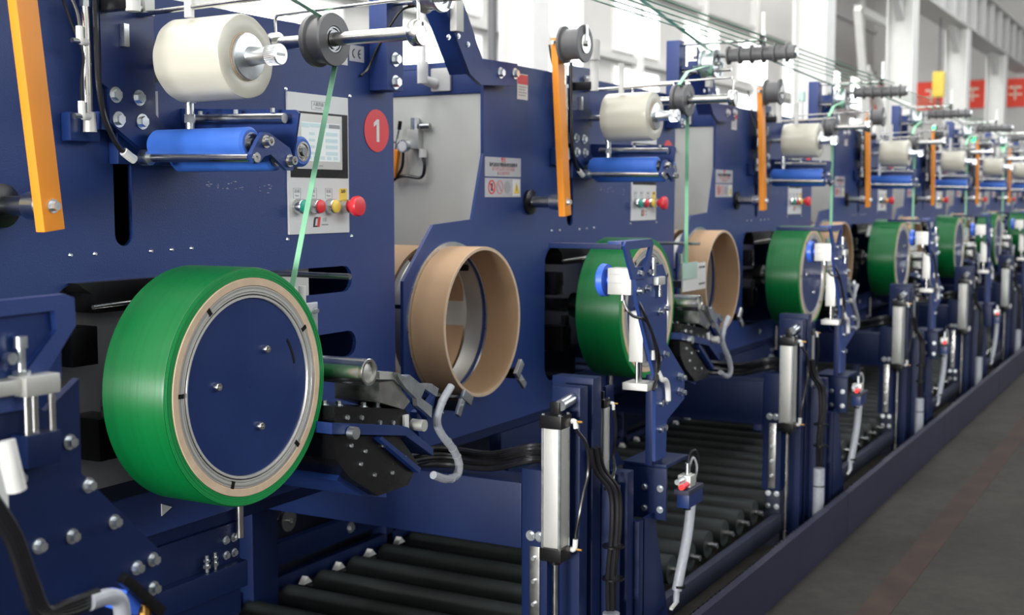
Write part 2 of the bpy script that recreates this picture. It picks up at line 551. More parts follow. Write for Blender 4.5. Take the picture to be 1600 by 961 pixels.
# ================================================================= the row of machines
L = 2.325
NST = 8
ORD = ['nearest', 'second', 'third', 'fourth', 'fifth', 'sixth', 'seventh', 'eighth']
def where(n):
    return 'farthest machine' if n == NST - 1 else ORD[n] + ' machine'

PROTO = []          # (root, first station, label pattern)
def station(name, base, pattern, cat, group, first=0, last=NST - 1):
    r = thing(name, (base[0] + first * L, base[1], base[2]), pattern % where(first), cat, group)
    BASE[r.name] = Vector(base)          # parts are written in the station's own coordinates
    PROTO.append((r, first, pattern, last))
    return r

# ---- the machine itself: panel, body, cabinet side, control panel, stickers
mc = station('winding_machine', (1.6, 0.2, FZ), 'navy blue packing machine with cut-out front panel, %s', 'machine', 'winding machines in a row')
outer = [(0.926, 0.735), (3.205, 0.735), (3.205, 2.023), (1.427, 2.023), (1.427, 1.70), (1.352, 1.474), (1.102, 1.46), (0.928, 1.286)]
op = rrect(1.885, 2.62, 0.84, 1.357, 0.06, corners=(1, 1, 0, 0))[:]
opening = []
opening += rrect(1.885, 2.62, 0.84, 1.357, 0.065)[0:14]                       # lower left and lower right corners
opening += [(2.62, 1.082)]
opening += [(2.962 + .038 * math.cos(a), 1.120 + .038 * math.sin(a)) for a in [(-PI / 2 + k * PI / 8) for k in range(9)]]
opening += [(2.62, 1.158), (2.62, 1.274)]
opening += [(2.945 + .038 * math.cos(a), 1.312 + .038 * math.sin(a)) for a in [(-PI / 2 + k * PI / 8) for k in range(9)]]
opening += rrect(1.885, 2.62, 0.84, 1.357, 0.065)[22:28]
vslot = [(2.072, 1.76), (2.072, 1.464)] + [(2.0995 + .0275 * math.cos(a), 1.464 + .0275 * math.sin(a)) for a in [PI + k * PI / 8 for k in range(1, 8)]] + [(2.127, 1.464), (2.127, 1.76)]
curve_plate('front_panel', 'blue', outer, [opening, vslot, circ(1.205, 1.14, 0.235)], 0.0, 0.012, mc)
MB().box(3.193, 3.205, 0.0121, 0.8, 0.735, 2.02).build('side_panel', 'blue', mc)
MB().box(1.43, 3.19, 0.0121, 0.8, 2.0, 2.02).build('top_panel', 'blue', mc)
MB().box(1.0, 3.19, 0.8, 0.83, 0.0, 2.0).build('back_panel', 'dark', mc)
MB().box(2.63, 2.66, 0.25, 0.78, 0.75, 1.99).build('inner_bulkhead', 'dark', mc)
MB().box(1.45, 3.1, 0.35, 0.37, 1.36, 1.98).build('inner_plate', 'dark', mc)
MB().box(1.86, 2.53, 0.15, 0.16, 0.92, 1.40).build('inner_plate', 'dark', mc)
MB().box(2.55, 2.83, 0.04, 0.052, 1.255, 1.37).build('inner_plate', 'grey', mc)
MB().box(1.437, 1.449, 0.013, 0.8, 0.75, 1.908).build('cabinet_side', 'grey', mc)
MB().box(1.430, 1.47, 0.013, 0.8, 1.909, 1.999, .004).build('top_rail', 'blue', mc)
MB().box(0.93, 3.2, 0.0121, 0.06, 0.70, 0.7349).build('bottom_rail', 'frame', mc)
for x, z in ((1.941, 1.422), (2.011, 1.422), (2.183, 1.422), (2.251, 1.423), (2.319, 1.424), (2.692, 1.842), (2.981, 1.843), (2.69, 1.435), (2.983, 1.436)):
    screw(mc, (x, -0.0005, z), r=0.0055)
for x, z in ((2.60, 0.86), (2.73, 0.86), (2.62, 0.97), (2.60, 0.92)):
    bolt(mc, (x, 0, z), r=.010)
# control panel
cp = MB().box(2.692, 2.966, -0.006, 0.03, 1.447, 1.836, .003).build('control_panel', 'label', mc)
MB().box(2.70, 2.960, -0.0075, -0.0055, 1.604, 1.786).build('screen_bezel', 'black', cp)
MB().box(2.726, 2.928, -0.011, -0.0078, 1.628, 1.780, .001).build('screen_frame', 'white', cp)
MB().box(2.742, 2.916, -0.0120, -0.0112, 1.650, 1.757).build('touch_screen', 'screen', cp)
s = MB()
s.box(2.743, 2.775, -.0128, -.0121, 1.742, 1.755)
s.box(2.778, 2.86, -.0128, -.0121, 1.744, 1.755)
for k in range(4):
    s.box(2.85, 2.905, -.0128, -.0121, 1.722 - k * .018, 1.732 - k * .018)
    s.box(2.775, 2.80, -.0128, -.0121, 1.722 - k * .018, 1.730 - k * .018)
for k in range(5):
    s.box(2.765 + k * .03, 2.785 + k * .03, -.0128, -.0121, 1.655, 1.664)
s.build('screen_readout', 'screenblue', cp)
MB().box(2.865, 2.915, -.0130, -.0121, 1.744, 1.755).build('screen_caption', 'greyink', cp)
MB().box(2.82, 2.836, -.0125, -.0112, 1.636, 1.639).build('maker_mark', 'greyink', cp)
f = MB()
f.box(2.795, 2.857, -.0068, -.0058, 1.816, 1.817).box(2.795, 2.857, -.0068, -.0058, 1.793, 1.794).box(2.795, 2.796, -.0068, -.0058, 1.793, 1.817).box(2.856, 2.857, -.0068, -.0058, 1.793, 1.817)
f.build('caption_frame', 'greyink', cp)
text('caption', '人机界面', .012, (2.826, -.0062, 1.808), 'greyink', cp)
MB().box(2.812, 2.840, -.0068, -.0058, 1.797, 1.800).build('caption_line', 'greyink', cp)
for x, m, cap, sub in ((2.726, 'greenpl', '启动', 'Start'), (2.797, 'redpl', '停止', 'Stop'), (2.868, 'yellowpl', '复位', 'Reset')):
    MB().lathe(x, 1.524, [(-.005, .021), (-.028, .021), (-.031, .0195), (-.031, .001), (-.005, .001)], 28).build('push_button', 'steel', cp)
    MB().lathe(x, 1.524, [(-.030, .0185), (-.036, .018), (-.038, .015), (-.038, .0005), (-.030, .0005)], 28).build('button_cap', m, cp)
    f = MB()
    f.box(x - .016, x + .016, -.0068, -.0058, 1.574, 1.575).box(x - .016, x + .016, -.0068, -.0058, 1.546, 1.547).box(x - .016, x - .015, -.0068, -.0058, 1.546, 1.575).box(x + .015, x + .016, -.0068, -.0058, 1.546, 1.575)
    f.build('caption_frame', 'greyink', cp)
    text('caption', cap, .011, (x, -.0062, 1.566), 'greyink', cp)
    text('caption', sub, .008, (x, -.0062, 1.554), 'greyink', cp)
MB().box(2.918, 2.954, -.0068, -.0055, 1.54, 1.575).build('emergency_plate', 'warn', cp)
text('caption', '急停', .011, (2.936, -.0070, 1.566), 'ink', cp)
MB().lathe(2.936, 1.524, [(-.005, .020), (-.03, .020), (-.03, .001), (-.005, .001)], 24).build('button_collar', 'steel', cp)
MB().lathe(2.936, 1.524, [(-.03, .015), (-.040, .017), (-.048, .028), (-.060, .030), (-.067, .027), (-.069, .018), (-.069, .0005), (-.03, .0005)], 32).build('emergency_button', 'redpl', cp)
MB().prism([(2.795, 1.466), (2.812, 1.466), (2.814, 1.470), (2.803, 1.470), (2.807, 1.490), (2.816, 1.490), (2.817, 1.494), (2.803, 1.494), (2.799, 1.488)], -.0072, -.0058).build('emblem_left', 'ink', cp)
MB().prism([(2.813, 1.466), (2.824, 1.466), (2.829, 1.494), (2.818, 1.494)], -.0072, -.0058).build('emblem_right', 'redink', cp)
text('emblem_text', 'EIE', .015, (2.849, -.0062, 1.486), 'greyink', cp)
MB().box(2.834, 2.864, -.0068, -.0058, 1.470, 1.474).build('emblem_line', 'greyink', cp)
# signs and stickers
sg = MB().lathe(3.114, 1.749, [(-.0004, .0635), (-.0018, .0635), (-.0018, .001), (-.0004, .001)], 48).build('number_sign', 'redpl', mc)
MB().box(2.98, 3.053, -.0015, -.0002, 1.945, 1.992).build('approval_label', 'silverlabel', mc)
def ring_arc(cx, cz, r, a0, a1, w, n=14):
    pts = [(cx + (r + w) * math.cos(a0 + (a1 - a0) * k / n), cz + (r + w) * math.sin(a0 + (a1 - a0) * k / n)) for k in range(n + 1)]
    pts += [(cx + (r - w) * math.cos(a1 - (a1 - a0) * k / n), cz + (r - w) * math.sin(a1 - (a1 - a0) * k / n)) for k in range(n + 1)]
    return pts
ce = MB()
ce.prism(ring_arc(3.008, 1.968, .012, PI * .55, PI * 1.45, .0018), -.0025, -.0014)
ce.prism(ring_arc(3.036, 1.968, .012, PI * .55, PI * 1.45, .0018), -.0025, -.0014)
ce.box(3.024, 3.034, -.0025, -.0014, 1.9662, 1.9698)
ce.build('approval_mark', 'ink', mc)
MB().box(2.925, 2.972, -.0015, -.0002, 1.93, 1.985).build('paper_label', 'label', mc)
x0 = 1.434
st = MB().box(x0, x0 + .258, -.002, -.0002, 1.622, 1.690).build('notice_plate', 'silverlabel', mc)
text('notice_heading', '警告', .018, (x0 + .13, -.0022, 1.680), 'redink', st)
text('notice_text', '操作前请仔细阅读使用说明书', .0155, (x0 + .13, -.0022, 1.663), 'ink', st)
text('notice_text', '非专业人员禁止打开机器', .0150, (x0 + .13, -.0022, 1.649), 'pinkink', st)
text('notice_text', '请注意用电安全', .0130, (x0 + .13, -.0022, 1.634), 'pinkink', st)
st = MB().box(x0, x0 + .256, -.002, -.0002, 1.550, 1.617).build('hazard_plate', 'silverlabel', mc)
for k, m in enumerate(('redink', 'pinkink')):
    cx = x0 + .045 + k * .058
    r = MB().lathe(cx, 1.585, [(-.0032, .025), (-.0032, .020), (-.0018, .020), (-.0018, .025)], 28)
    r.bar((cx - .015, -.0028, 1.601), (cx + .015, -.0028, 1.569), .001, .005)
    r.build('prohibition_sign', m, st)
MB().box(x0 + .04, x0 + .052, -.0027, -.0018, 1.572, 1.598).build('hand_symbol', 'ink', st)
MB().lathe(x0 + .158, 1.585, [(-.003, .022), (-.003, .0005), (-.0018, .0005), (-.0018, .022)], 24).build('blue_disc_sign', 'greyink', st)
MB().box(x0 + .195, x0 + .250, -.003, -.0018, 1.554, 1.613).build('hazard_field', 'label', st)
MB().prism([(x0 + .203, 1.563), (x0 + .243, 1.563), (x0 + .223, 1.603)], -.004, -.003).build('hazard_triangle', 'warn', st)
MB().box(x0 + .2215, x0 + .2245, -.0046, -.0039, 1.573, 1.592).build('hazard_bolt', 'ink', st)
st = MB().box(1.665, 1.745, -.002, -.0002, 1.903, 1.995).build('inspection_label', 'label', mc)
MB().box(1.667, 1.743, -.003, -.0018, 1.958, 1.992).build('label_header', 'redink', st)
k = MB()
for j in range(4):
    k.box(1.675, 1.735 - .01 * (j % 2), -.0028, -.0018, 1.947 - j * .010, 1.950 - j * .010)
k.build('label_print', 'greyink', st)
MB().prism([(2.195, .775), (2.23, .79), (2.195, .805)], -.002, -.0002).build('warning_triangle', 'label', mc)
# scuffs left on the panel
sc = MB()
for k in range(26):
    x = 2.37 + random.random() * .27
    z = 1.585 - (x - 2.37) * .06 + random.uniform(-.012, .012)
    sc.box(x, x + random.uniform(.002, .010), -.0006, -.0001, z, z + random.uniform(.0006, .0022))
sc.build('paint_scuffs', 'greyink', mc)
# brackets bolted on the panel
MB().box(3.08, 3.166, -.065, -.0005, 1.866, 2.262, .004).build('head_post', 'blue', mc)
for z in (1.958, 1.891):
    bolt(mc, (3.122, -.065, z), r=.0145, h=.016)
MB().prism([(1.99, 2.05), (2.15, 2.05), (2.15, 1.74), (2.19, 1.70), (2.19, 1.66), (2.10, 1.66), (2.01, 1.715), (2.01, 1.79), (1.99, 1.80)], -.06, -.045).build('arm_bracket', 'bluesat', mc)
MB().box(2.0, 2.16, -.045, -.0005, 1.70, 1.74).build('bracket_spacer', 'blue', mc)
for x, z in ((2.028, 1.777), (2.098, 1.775), (2.035, 1.723), (2.106, 1.722)):
    bolt(mc, (x, -.06, z), r=.0125, h=.012)
MB().box(2.10, 2.13, -.085, -.0605, 1.96, 2.02, .002).build('sensor_block', 'alu', mc)
for z in (1.975, 2.008):
    MB().cyl((2.10, -.073, z), (2.08, -.073, z), .006).build('fitting', 'zinc', mc)
MB().box(2.045, 2.06, -.075, -.0605, 1.885, 1.935).build('latch_plate', 'zinc', mc)
MB().box(2.15, 2.21, -.008, -.0005, 1.70, 1.80).build('cover_plate', 'silverlabel', mc)
# Z-shaped arm at the panel's top left
MB().prism([(1.58, 2.018), (1.575, 1.94), (1.33, 1.925), (1.255, 1.955), (1.10, 2.15), (1.10, 2.205), (1.20, 2.205), (1.335, 2.013)], -.05, -.035).build('bent_arm', 'blue', mc)
MB().prism([(1.255, 1.955), (1.10, 2.15), (1.10, 2.205), (1.11, 2.205), (1.11, 2.155), (1.262, 1.965)], -.035, .03).build('bent_arm_flange', 'blue', mc)
MB().box(1.42, 1.575, -.0349, -.0005, 1.945, 2.01).build('arm_spacer', 'blue', mc)
MB().box(1.13, 1.175, -.075, -.0505, 2.08, 2.18, .003).build('slide_block', 'alu', mc)
for x, z in ((1.458, 1.976), (1.56, 1.982)):
    bolt(mc, (x, -.05, z), r=.0135, h=.014)
for x, z in ((1.12, 2.06), (1.18, 2.07), (1.24, 2.05)):
    bolt(mc, (x, -.05, z), r=.006, h=.006)
# reel pocket: black bearing arm and boxes seen through the opening
MB().prism([(1.93, 1.36), (2.30, 1.36), (2.25, 1.29), (1.985, 1.29), (1.97, 1.335)], -.03, .05).build('black_cover', 'black', mc)
MB().cyl((1.97, -.034, 1.305), (2.25, -.034, 1.312), .005).build('cover_rod', 'steel', mc)
MB().box(1.91, 1.985, -.03, .07, 1.175, 1.262, .004).build('bearing_box', 'black', mc)
MB().box(1.98, 2.06, -.03, .08, .95, 1.05, .01).build('bearing_foot', 'black', mc)
MB().cyl((2.02, -.02, 1.05), (2.02, -.02, 1.09), .018, seg=6).build('bearing_bolt', 'dsteel', mc)
MB().lathe(2.19, 1.115, [(-.02, .052), (.03, .052), (.03, .0305), (-.02, .0305)], 32).build('bearing_disc', 'dsteel', mc)
# lower frame under the panel
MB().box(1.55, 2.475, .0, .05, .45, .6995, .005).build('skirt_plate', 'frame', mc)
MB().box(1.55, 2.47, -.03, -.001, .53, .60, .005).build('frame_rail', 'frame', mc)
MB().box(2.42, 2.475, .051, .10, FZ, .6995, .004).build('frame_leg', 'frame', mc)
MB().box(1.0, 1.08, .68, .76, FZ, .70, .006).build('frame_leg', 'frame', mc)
for x in (2.42, 2.45):
    for z in (.66, .62):
        bolt(mc, (x, 0, z), r=.008)
for x in (2.33, 2.36):
    st = MB()
    st.cyl((x, -.018, .601), (x, -.018, .645), .005, seg=10).cyl((x, -.018, .612), (x, -.018, .620), .010, seg=6).cyl((x, -.018, .628), (x, -.018, .634), .009, seg=6)
    st.build('stud', 'zinc', mc)
MB().cyl((2.46, -.015, .66), (2.46, -.015, .80), .010).build('slide_rod', 'steel', mc)
# cross beam and outer leg carrying the conveyor end
MB().box(3.215, 3.345, -.443, .78, .50, .70, .006).build('cross_beam', 'frame', mc)
MB().box(3.215, 3.345, -.53, -.4435, .2, .745, .006).build('outer_leg', 'frame', mc)
MB().box(3.20, 3.36, -.535, -.465, FZ, .2, .004).build('leg_foot', 'dark', mc)
sp = MB().box(3.208, 3.2149, -.508, -.475, .21, .515, .002).build('slide_strip', 'steel', mc)
for z in (.48, .41, .34, .27):
    bolt(sp, (3.208, -.491, z), '-X', r=.007, washer=False)
for y in (-.476, -.506):
    bolt(mc, (3.215, y, .545), '-X', r=.011)
for y in (-.48, -.52):
    for z in (.19, .13):
        bolt(mc, (3.20, y, z), '-X', r=.009)
# signal pole on top of the cabinet side
pb = MB()
pb.box(1.418, 1.43, .13, .21, 1.92, 2.0, .005)
pb.cyl((1.42, .19, 1.945), (1.375, .215, 1.96), .017).cyl((1.375, .215, 1.945), (1.375, .215, 2.02), .019)
pb.build('pole_bracket', 'white', mc)
MB().cyl((1.375, .215, 2.02), (1.375, .215, 2.19), .012).build('signal_pole', 'white', mc)
MB().cyl((1.375, .215, 2.19), (1.375, .215, 2.25), .024).build('signal_lamp', 'greenlamp', mc)
MB().cyl((1.375, .215, 2.25), (1.375, .215, 2.27), .025, .02).build('signal_cap', 'white', mc)
MB().cyl((2.00, -.15, 2.065), (2.00, -.15, 2.14), .021).cyl((2.00, -.15, 1.95), (2.00, -.15, 2.065), .016).build('filter_tube', 'white', mc)
MB().box(1.985, 2.015, -.15, -.0605, 1.955, 1.985, .003).build('filter_clip', 'black', mc)
MB().cyl((2.10, -.06, 1.962), (2.10, -.43, 1.972), .006).build('stay_rod', 'steel', mc)
MB().cyl((2.10, -.217, 1.945), (2.10, -.217, 2.06), .011).build('stay_post', 'white', mc)

# ---- air regulator and its orange air gun on the cabinet side
ar = station('air_regulator', (1.40, .27, 1.60), 'small air regulator with gauge and black hose on the grey side of the %s', 'regulator', 'air regulators')
MB().box(1.405, 1.436, .255, .300, 1.72, 1.79, .004).build('body', 'alu', ar)
MB().cyl((1.42, .278, 1.79), (1.42, .278, 1.83), .016).build('knob', 'zinc', ar)
MB().cyl((1.42, .255, 1.80), (1.42, .215, 1.80), .010).build('elbow', 'dsteel', ar)
MB().cyl((1.405, .31, 1.73), (1.385, .31, 1.73), .022).build('gauge', 'zinc', ar)
MB().cyl((1.385, .31, 1.73), (1.3845, .31, 1.73), .018).build('gauge_face', 'label', ar)
MB().cyl((1.42, .245, 1.72), (1.42, .245, 1.69), .014).build('bowl', 'white', ar)
MB().tube([(1.42, .245, 1.69), (1.415, .235, 1.66), (1.415, .25, 1.62), (1.41, .31, 1.625), (1.41, .35, 1.62), (1.40, .37, 1.60)], .006).build('hose', 'hose', ar)
MB().tube([(1.40, .315, 1.71), (1.40, .32, 1.66), (1.405, .345, 1.625)], .005).build('hose', 'hose', ar)
ag = station('air_gun', (1.40, .36, 1.62), 'orange air gun with thin nozzle hanging at the grey side of the %s', 'tool', 'air guns')
MB().bar((1.405, .37, 1.62), (1.405, .352, 1.72), .022, .035, .005).build('handle', 'orange', ag)
MB().cyl((1.405, .352, 1.72), (1.405, .335, 1.80), .004).build('nozzle', 'steel', ag)
MB().cyl((1.405, .336, 1.79), (1.405, .331, 1.82), .007).build('nozzle_tip', 'black', ag)
MB().cyl((1.436, .355, 1.745), (1.40, .355, 1.745), .004).build('hanger', 'dsteel', ag)

# ---- second cardboard core behind the panel and the steel clamping ring
hr = station('clamping_drum', (1.205, 0.05, .9), 'steel clamping drum set into the panel hole left on the %s', 'drum', 'clamping drums')
MB().lathe(1.205, 1.14, [(.002, .262), (-.006, .262), (-.006, .236), (.002, .236)], 64).build('flange', 'zinc', hr)
MB().lathe(1.205, 1.14, [(.012, .2345), (.075, .2345), (.075, .230), (.012, .230)], 64).build('drum_wall', 'alu', hr)
for a in (0.25, 2.3):
    MB().box(1.205 - .225 * math.cos(a) - .01, 1.205 - .225 * math.cos(a) + .003, .02, .074, 1.14 + .225 * math.sin(a) - .011, 1.14 + .225 * math.sin(a) + .011).build('drum_slot', 'black', hr)
c2 = station('cardboard_core', (1.205, .18, .89), 'brown cardboard core seen behind the front panel of the %s', 'cardboard core', 'cardboard cores behind the panels')
MB().lathe(1.205, 1.14, [(.09, .248), (.26, .248), (.26, .236), (.09, .236)], 72).build('tube_wall', 'card', c2)
c1 = station('cardboard_core', (1.205, -.07, .89), 'empty brown cardboard core held out in front of the %s', 'cardboard core', 'cardboard cores on the panels')
MB().lathe(1.205, 1.14, [(-.007, .248), (-.128, .248), (-.129, .2475), (-.129, .2365), (-.128, .236), (-.007, .236)], 96).build('tube_wall', 'card', c1)
MB().lathe(1.205, 1.14, [(-.1291, .2478), (-.131, .2470), (-.131, .2370), (-.1291, .2362)], 96).build('cut_edge', 'cardedge', c1)
for k, (a, nm) in enumerate(((-.72, 'right'), (-2.13, 'left'))):
    cl = station('core_clamp', (1.205 + .25 * math.cos(a), -.08, 1.14 + .25 * math.sin(a)), 'small zinc L-shaped core clamp, ' + nm + ' one under the core of the %s', 'clamp', 'core clamps')
    cx, cz = 1.205 + .258 * math.cos(a), 1.14 + .258 * math.sin(a)
    t = Vector((math.cos(a + PI / 2), 0, math.sin(a + PI / 2)))
    n_ = Vector((math.cos(a), 0, math.sin(a)))
    P0 = Vector((cx, -.15, cz))
    MB().bar(P0 + n_ * .012 - t * .03, P0 + n_ * .012 + t * .03, .012, .03, .002).build('clamp_jaw', 'zinc', cl)
    MB().bar(P0 + n_ * .03 - t * .022, P0 + n_ * .085 - t * .022, .012, .024, .002).build('clamp_arm', 'zinc', cl)
    MB().bar(P0 + n_ * .04 + Vector((0, .015, 0)), P0 + n_ * .04 + Vector((0, .14, 0)), .05, .035, .004).build('clamp_base', 'black', cl)
    bolt(cl, P0 + n_ * .05 - t * .022 + Vector((0, -.006, 0)), r=.005, washer=False, h=.005)

# ---- orange lever with its pulley
ta = station('tension_arm', (1.78, -.1, 1.53), 'orange tension lever with grey top pulley pivoted on the %s', 'lever', 'orange tension levers')
arm = MB()
arm.bar((1.762, -.148, 1.482), (1.692, -.148, 2.115), .026, .052, .003)
arm.build('arm', 'orange', ta)
MB().lathe(1.7585, 1.532, [(-.0005, .046), (-.012, .046), (-.018, .026), (-.018, .004), (-.0005, .004)], 32).build('shaft_flange', 'black', ta)
MB().cyl((1.7585, -.012, 1.532), (1.7585, -.10, 1.532), .0205).build('pivot_shaft', 'dsteel', ta)
MB().lathe(1.7585, 1.532, [(-.095, .029), (-.133, .029), (-.135, .027), (-.135, .003), (-.095, .003)], 32).build('shaft_hub', 'steel', ta)
MB().lathe(1.7675, 1.532, [(-.1352, .034), (-.138, .034), (-.138, .003), (-.1352, .003)], 32).build('hub_washer', 'steel', ta)
bolt(ta, (1.7585, -.161, 1.532), r=.010, h=.014)
px, pz = 1.705, 2.09
MB().lathe(px, pz, [(-.170, .066), (-.178, .066), (-.183, .054), (-.240, .054), (-.245, .066), (-.252, .066), (-.254, .064), (-.254, .02), (-.170, .02)], 40).build('pulley', 'pulley', ta)
MB().lathe(px, pz, [(-.2541, .034), (-.258, .034), (-.258, .012), (-.2541, .012)], 28).build('bearing', 'steel', ta)
MB().cyl((px, -.161, pz), (px, -.268, pz), .010).build('pulley_pin', 'steel', ta)
MB().prism([(px - .012, pz), (px + .012, pz), (px + .006, pz + .064), (px - .006, pz + .064)], -.262, -.2585).build('strap_guard', 'zinc', ta)
MB().cyl((1.68, -.16, 2.095), (1.655, -.148, 2.095), .009, seg=6).build('bolt', 'zinc', ta)

# ---- film roll and its spindle
fs = station('film_spindle', (2.15, -.2, 1.858), 'steel film spindle with flange and knurled knob on the %s', 'spindle', 'film spindles')
MB().cyl((2.15, 0, 1.858), (2.15, -.05, 1.858), .045, seg=32).build('back_hub', 'black', fs)
MB().cyl((2.15, -.05, 1.858), (2.15, -.345, 1.858), .0115, seg=24).build('shaft', 'steel', fs)
MB().lathe(2.15, 1.858, [(-.336, .051), (-.343, .051), (-.345, .049), (-.348, .022), (-.375, .0185), (-.398, .0185), (-.398, .0118), (-.336, .0118)], 48).build('flange', 'zinc', fs)
kn = MB().lathe(2.15, 1.858, [(-.398, .0215), (-.400, .0225), (-.430, .0225), (-.432, .0215), (-.432, .001), (-.398, .001)], 48)
for k in range(36):
    a = 2 * PI * k / 36
    kn.bar((2.15 + .0222 * math.cos(a), -.401, 1.858 + .0222 * math.sin(a)), (2.15 + .0222 * math.cos(a + .25), -.429, 1.858 + .0222 * math.sin(a + .25)), .0016, .0016)
kb = kn.build('knob', 'zinc', fs)
MB().box(2.138, 2.162, -.4335, -.4315, 1.8555, 1.8605).build('knob_slot', 'dsteel', fs)
fr = station('film_roll', (2.15, -.24, 1.766), 'white roll of stretch film on the %s', 'film roll', 'stretch film rolls')
rr = MB()
prof = [(-.335, .0535), (-.3365, .060), (-.3365, .086), (-.334, .0905), (-.328, .0925), (-.30, .0928), (-.24, .0932), (-.18, .0928), (-.150, .0925), (-.1445, .090), (-.143, .086), (-.143, .0535)]
rr.lathe(2.15, 1.858, prof, 72)
for v in rr.bm.verts:                      # slightly uneven winding
    dx, dz = v.co.x - 2.15, v.co.z - 1.858
    r0 = math.hypot(dx, dz)
    if r0 > .08:
        a = math.atan2(dz, dx)
        q = 1 + .010 * math.sin(5 * a + 20 * v.co.y) + .006 * math.sin(11 * a)
        v.co.x, v.co.z = 2.15 + dx * q, 1.858 + dz * q
rr.build('film', 'film', fr)
MB().lathe(2.15, 1.858, [(-.337, .0533), (-.141, .0533), (-.141, .046), (-.3355, .046), (-.3355, .0515), (-.337, .0515)], 40).build('core', 'cardedge', fr)

# ---- blue rollers under the film
bu = station('film_press', (2.25, -.1, 1.63), 'bracket with three blue rubber rollers under the film roll of the %s', 'roller bracket', 'film press brackets')
MB().prism([(-.0005, 1.765), (-.355, 1.750), (-.365, 1.742), (-.345, 1.640), (-.30, 1.625), (-.0005, 1.625)], 2.292, 2.298, 'YZ').build('side_plate', 'bluesat', bu)
MB().cyl((2.265, -.05, 1.736), (2.265, -.345, 1.730), .0115).build('support_rod', 'steel', bu)
for y in (-.09, -.20, -.31):
    bolt(bu, (2.265, y, 1.744), 'Z', r=.006, washer=False)
for x, z, y0, y1, r in ((2.13, 1.668, -.075, -.362, .0355), (2.225, 1.643, -.05, -.352, .034), (2.330, 1.656, -.06, -.345, .0355)):
    ro = MB().lathe(x, z, [(y0, .026), (y0 - .003, r - .006), (y0 - .012, r), (y1 + .006, r), (y1 + .002, r - .004), (y1, r - .006), (y1, .0235), (y0, .0235)], 40).build('roller', 'rubber', bu)
    MB().lathe(x, z, [(y0 - .01, .0233), (y1 - .001, .0233), (y1 - .001, .019), (y1 + .002, .019), (y1 + .002, .015), (y1 - .0005, .015), (y1 - .0005, .0105), (y0 - .01, .0105)], 32).build('bearing', 'steel', ro)
    MB().cyl((x, 0, z), (x, y1 - .006, z), .0102).build('axle', 'dsteel', ro)
link = [(2.112, 1.632), (2.128, 1.630), (2.150, 1.648), (2.17, 1.652), (2.225, 1.618), (2.246, 1.618), (2.252, 1.640), (2.236, 1.668), (2.165, 1.700), (2.145, 1.700), (2.128, 1.683), (2.104, 1.650)]
link = [(x, z - .008) for x, z in link]
MB().prism(link, -.372, -.3825).build('link_plate', 'blue', bu)
for x, z in ((2.152, 1.672), (2.232, 1.632)):
    q = MB().lathe(x, z, [(-.3826, .0145), (-.386, .0145), (-.386, .010), (-.40, .010), (-.40, .005), (-.393, .005), (-.393, .0005), (-.3826, .0005)], 20)
    q.build('bolt', 'steel', bu)
MB().lathe(2.118, 1.636, [(-.3826, .011), (-.388, .011), (-.388, .004), (-.384, .004), (-.384, .0005), (-.3826, .0005)], 16).build('bolt', 'steel', bu)
MB().cyl((2.105, -.075, 1.640), (2.112, -.372, 1.636), .0105).build('tie_rod', 'steel', bu)
MB().cyl((2.105, -.060, 1.640), (2.105, -.085, 1.640), .018).build('rod_collar', 'zinc', bu)
MB().box(2.06, 2.31, -.03, -.0005, 1.625, 1.70, .004).build('mount_block', 'bluesat', bu)
lv = MB()
lv.cyl((2.197, -.12, 1.742), (2.197, -.12, 1.768), .010).cyl((2.197, -.12, 1.722), (2.197, -.12, 1.742), .013, seg=6).cyl((2.197, -.12, 1.768), (2.197, -.12, 1.775), .016)
lv.cyl((2.197, -.12, 1.69), (2.197, -.12, 1.722), .010)
lv.build('adjuster', 'zinc', bu)
MB().box(2.19, 2.262, -.13, -.11, 1.688, 1.70).build('adjuster_bridge', 'blue', bu)

# ---- guide rod with grey pulley and bent wire
gr = station('guide_rod', (2.6, -.2, 1.95), 'steel guide rod with grey pulley and bent wire guard on the %s', 'guide rod', 'strap guide rods')
MB().cyl((2.6, 0, 1.95), (2.6, -.475, 1.951), .0175, seg=28).build('rod', 'steel', gr)
MB().lathe(2.6, 1.951, [(-.475, .0175), (-.475, .031), (-.478, .033), (-.500, .033), (-.504, .031), (-.504, .017), (-.5032, .0165), (-.5032, .0005), (-.475, .0005)], 40).build('end_cap', 'steel', gr)
MB().cyl((2.6, -.5031, 1.972), (2.6, -.5045, 1.972), .005).build('cap_hole', 'black', gr)
MB().cyl((2.6, -.03, 1.95), (2.6, -.055, 1.95), .030, seg=28).build('collar', 'steel', gr)
MB().lathe(2.6, 1.95, [(-.172, .066), (-.178, .068), (-.186, .067), (-.190, .058), (-.222, .058), (-.226, .067), (-.233, .068), (-.237, .066), (-.238, .035), (-.234, .033), (-.234, .0325), (-.172, .0325)], 56).build('pulley', 'pulley', gr)
MB().lathe(2.6, 1.95, [(-.173, .0324), (-.236, .0324), (-.236, .029), (-.232, .029), (-.232, .024), (-.237, .024), (-.237, .0178), (-.173, .0178)], 40).build('bearing', 'dsteel', gr)
MB().tube([(2.6, -.045, 1.975), (2.6, -.044, 2.010), (2.6, -.050, 2.022), (2.6, -.065, 2.024), (2.6, -.25, 2.029), (2.6, -.465, 2.034), (2.6, -.485, 2.030), (2.6, -.491, 2.018), (2.6, -.491, 1.98)], .0045, 10).build('wire_guard', 'steel', gr)

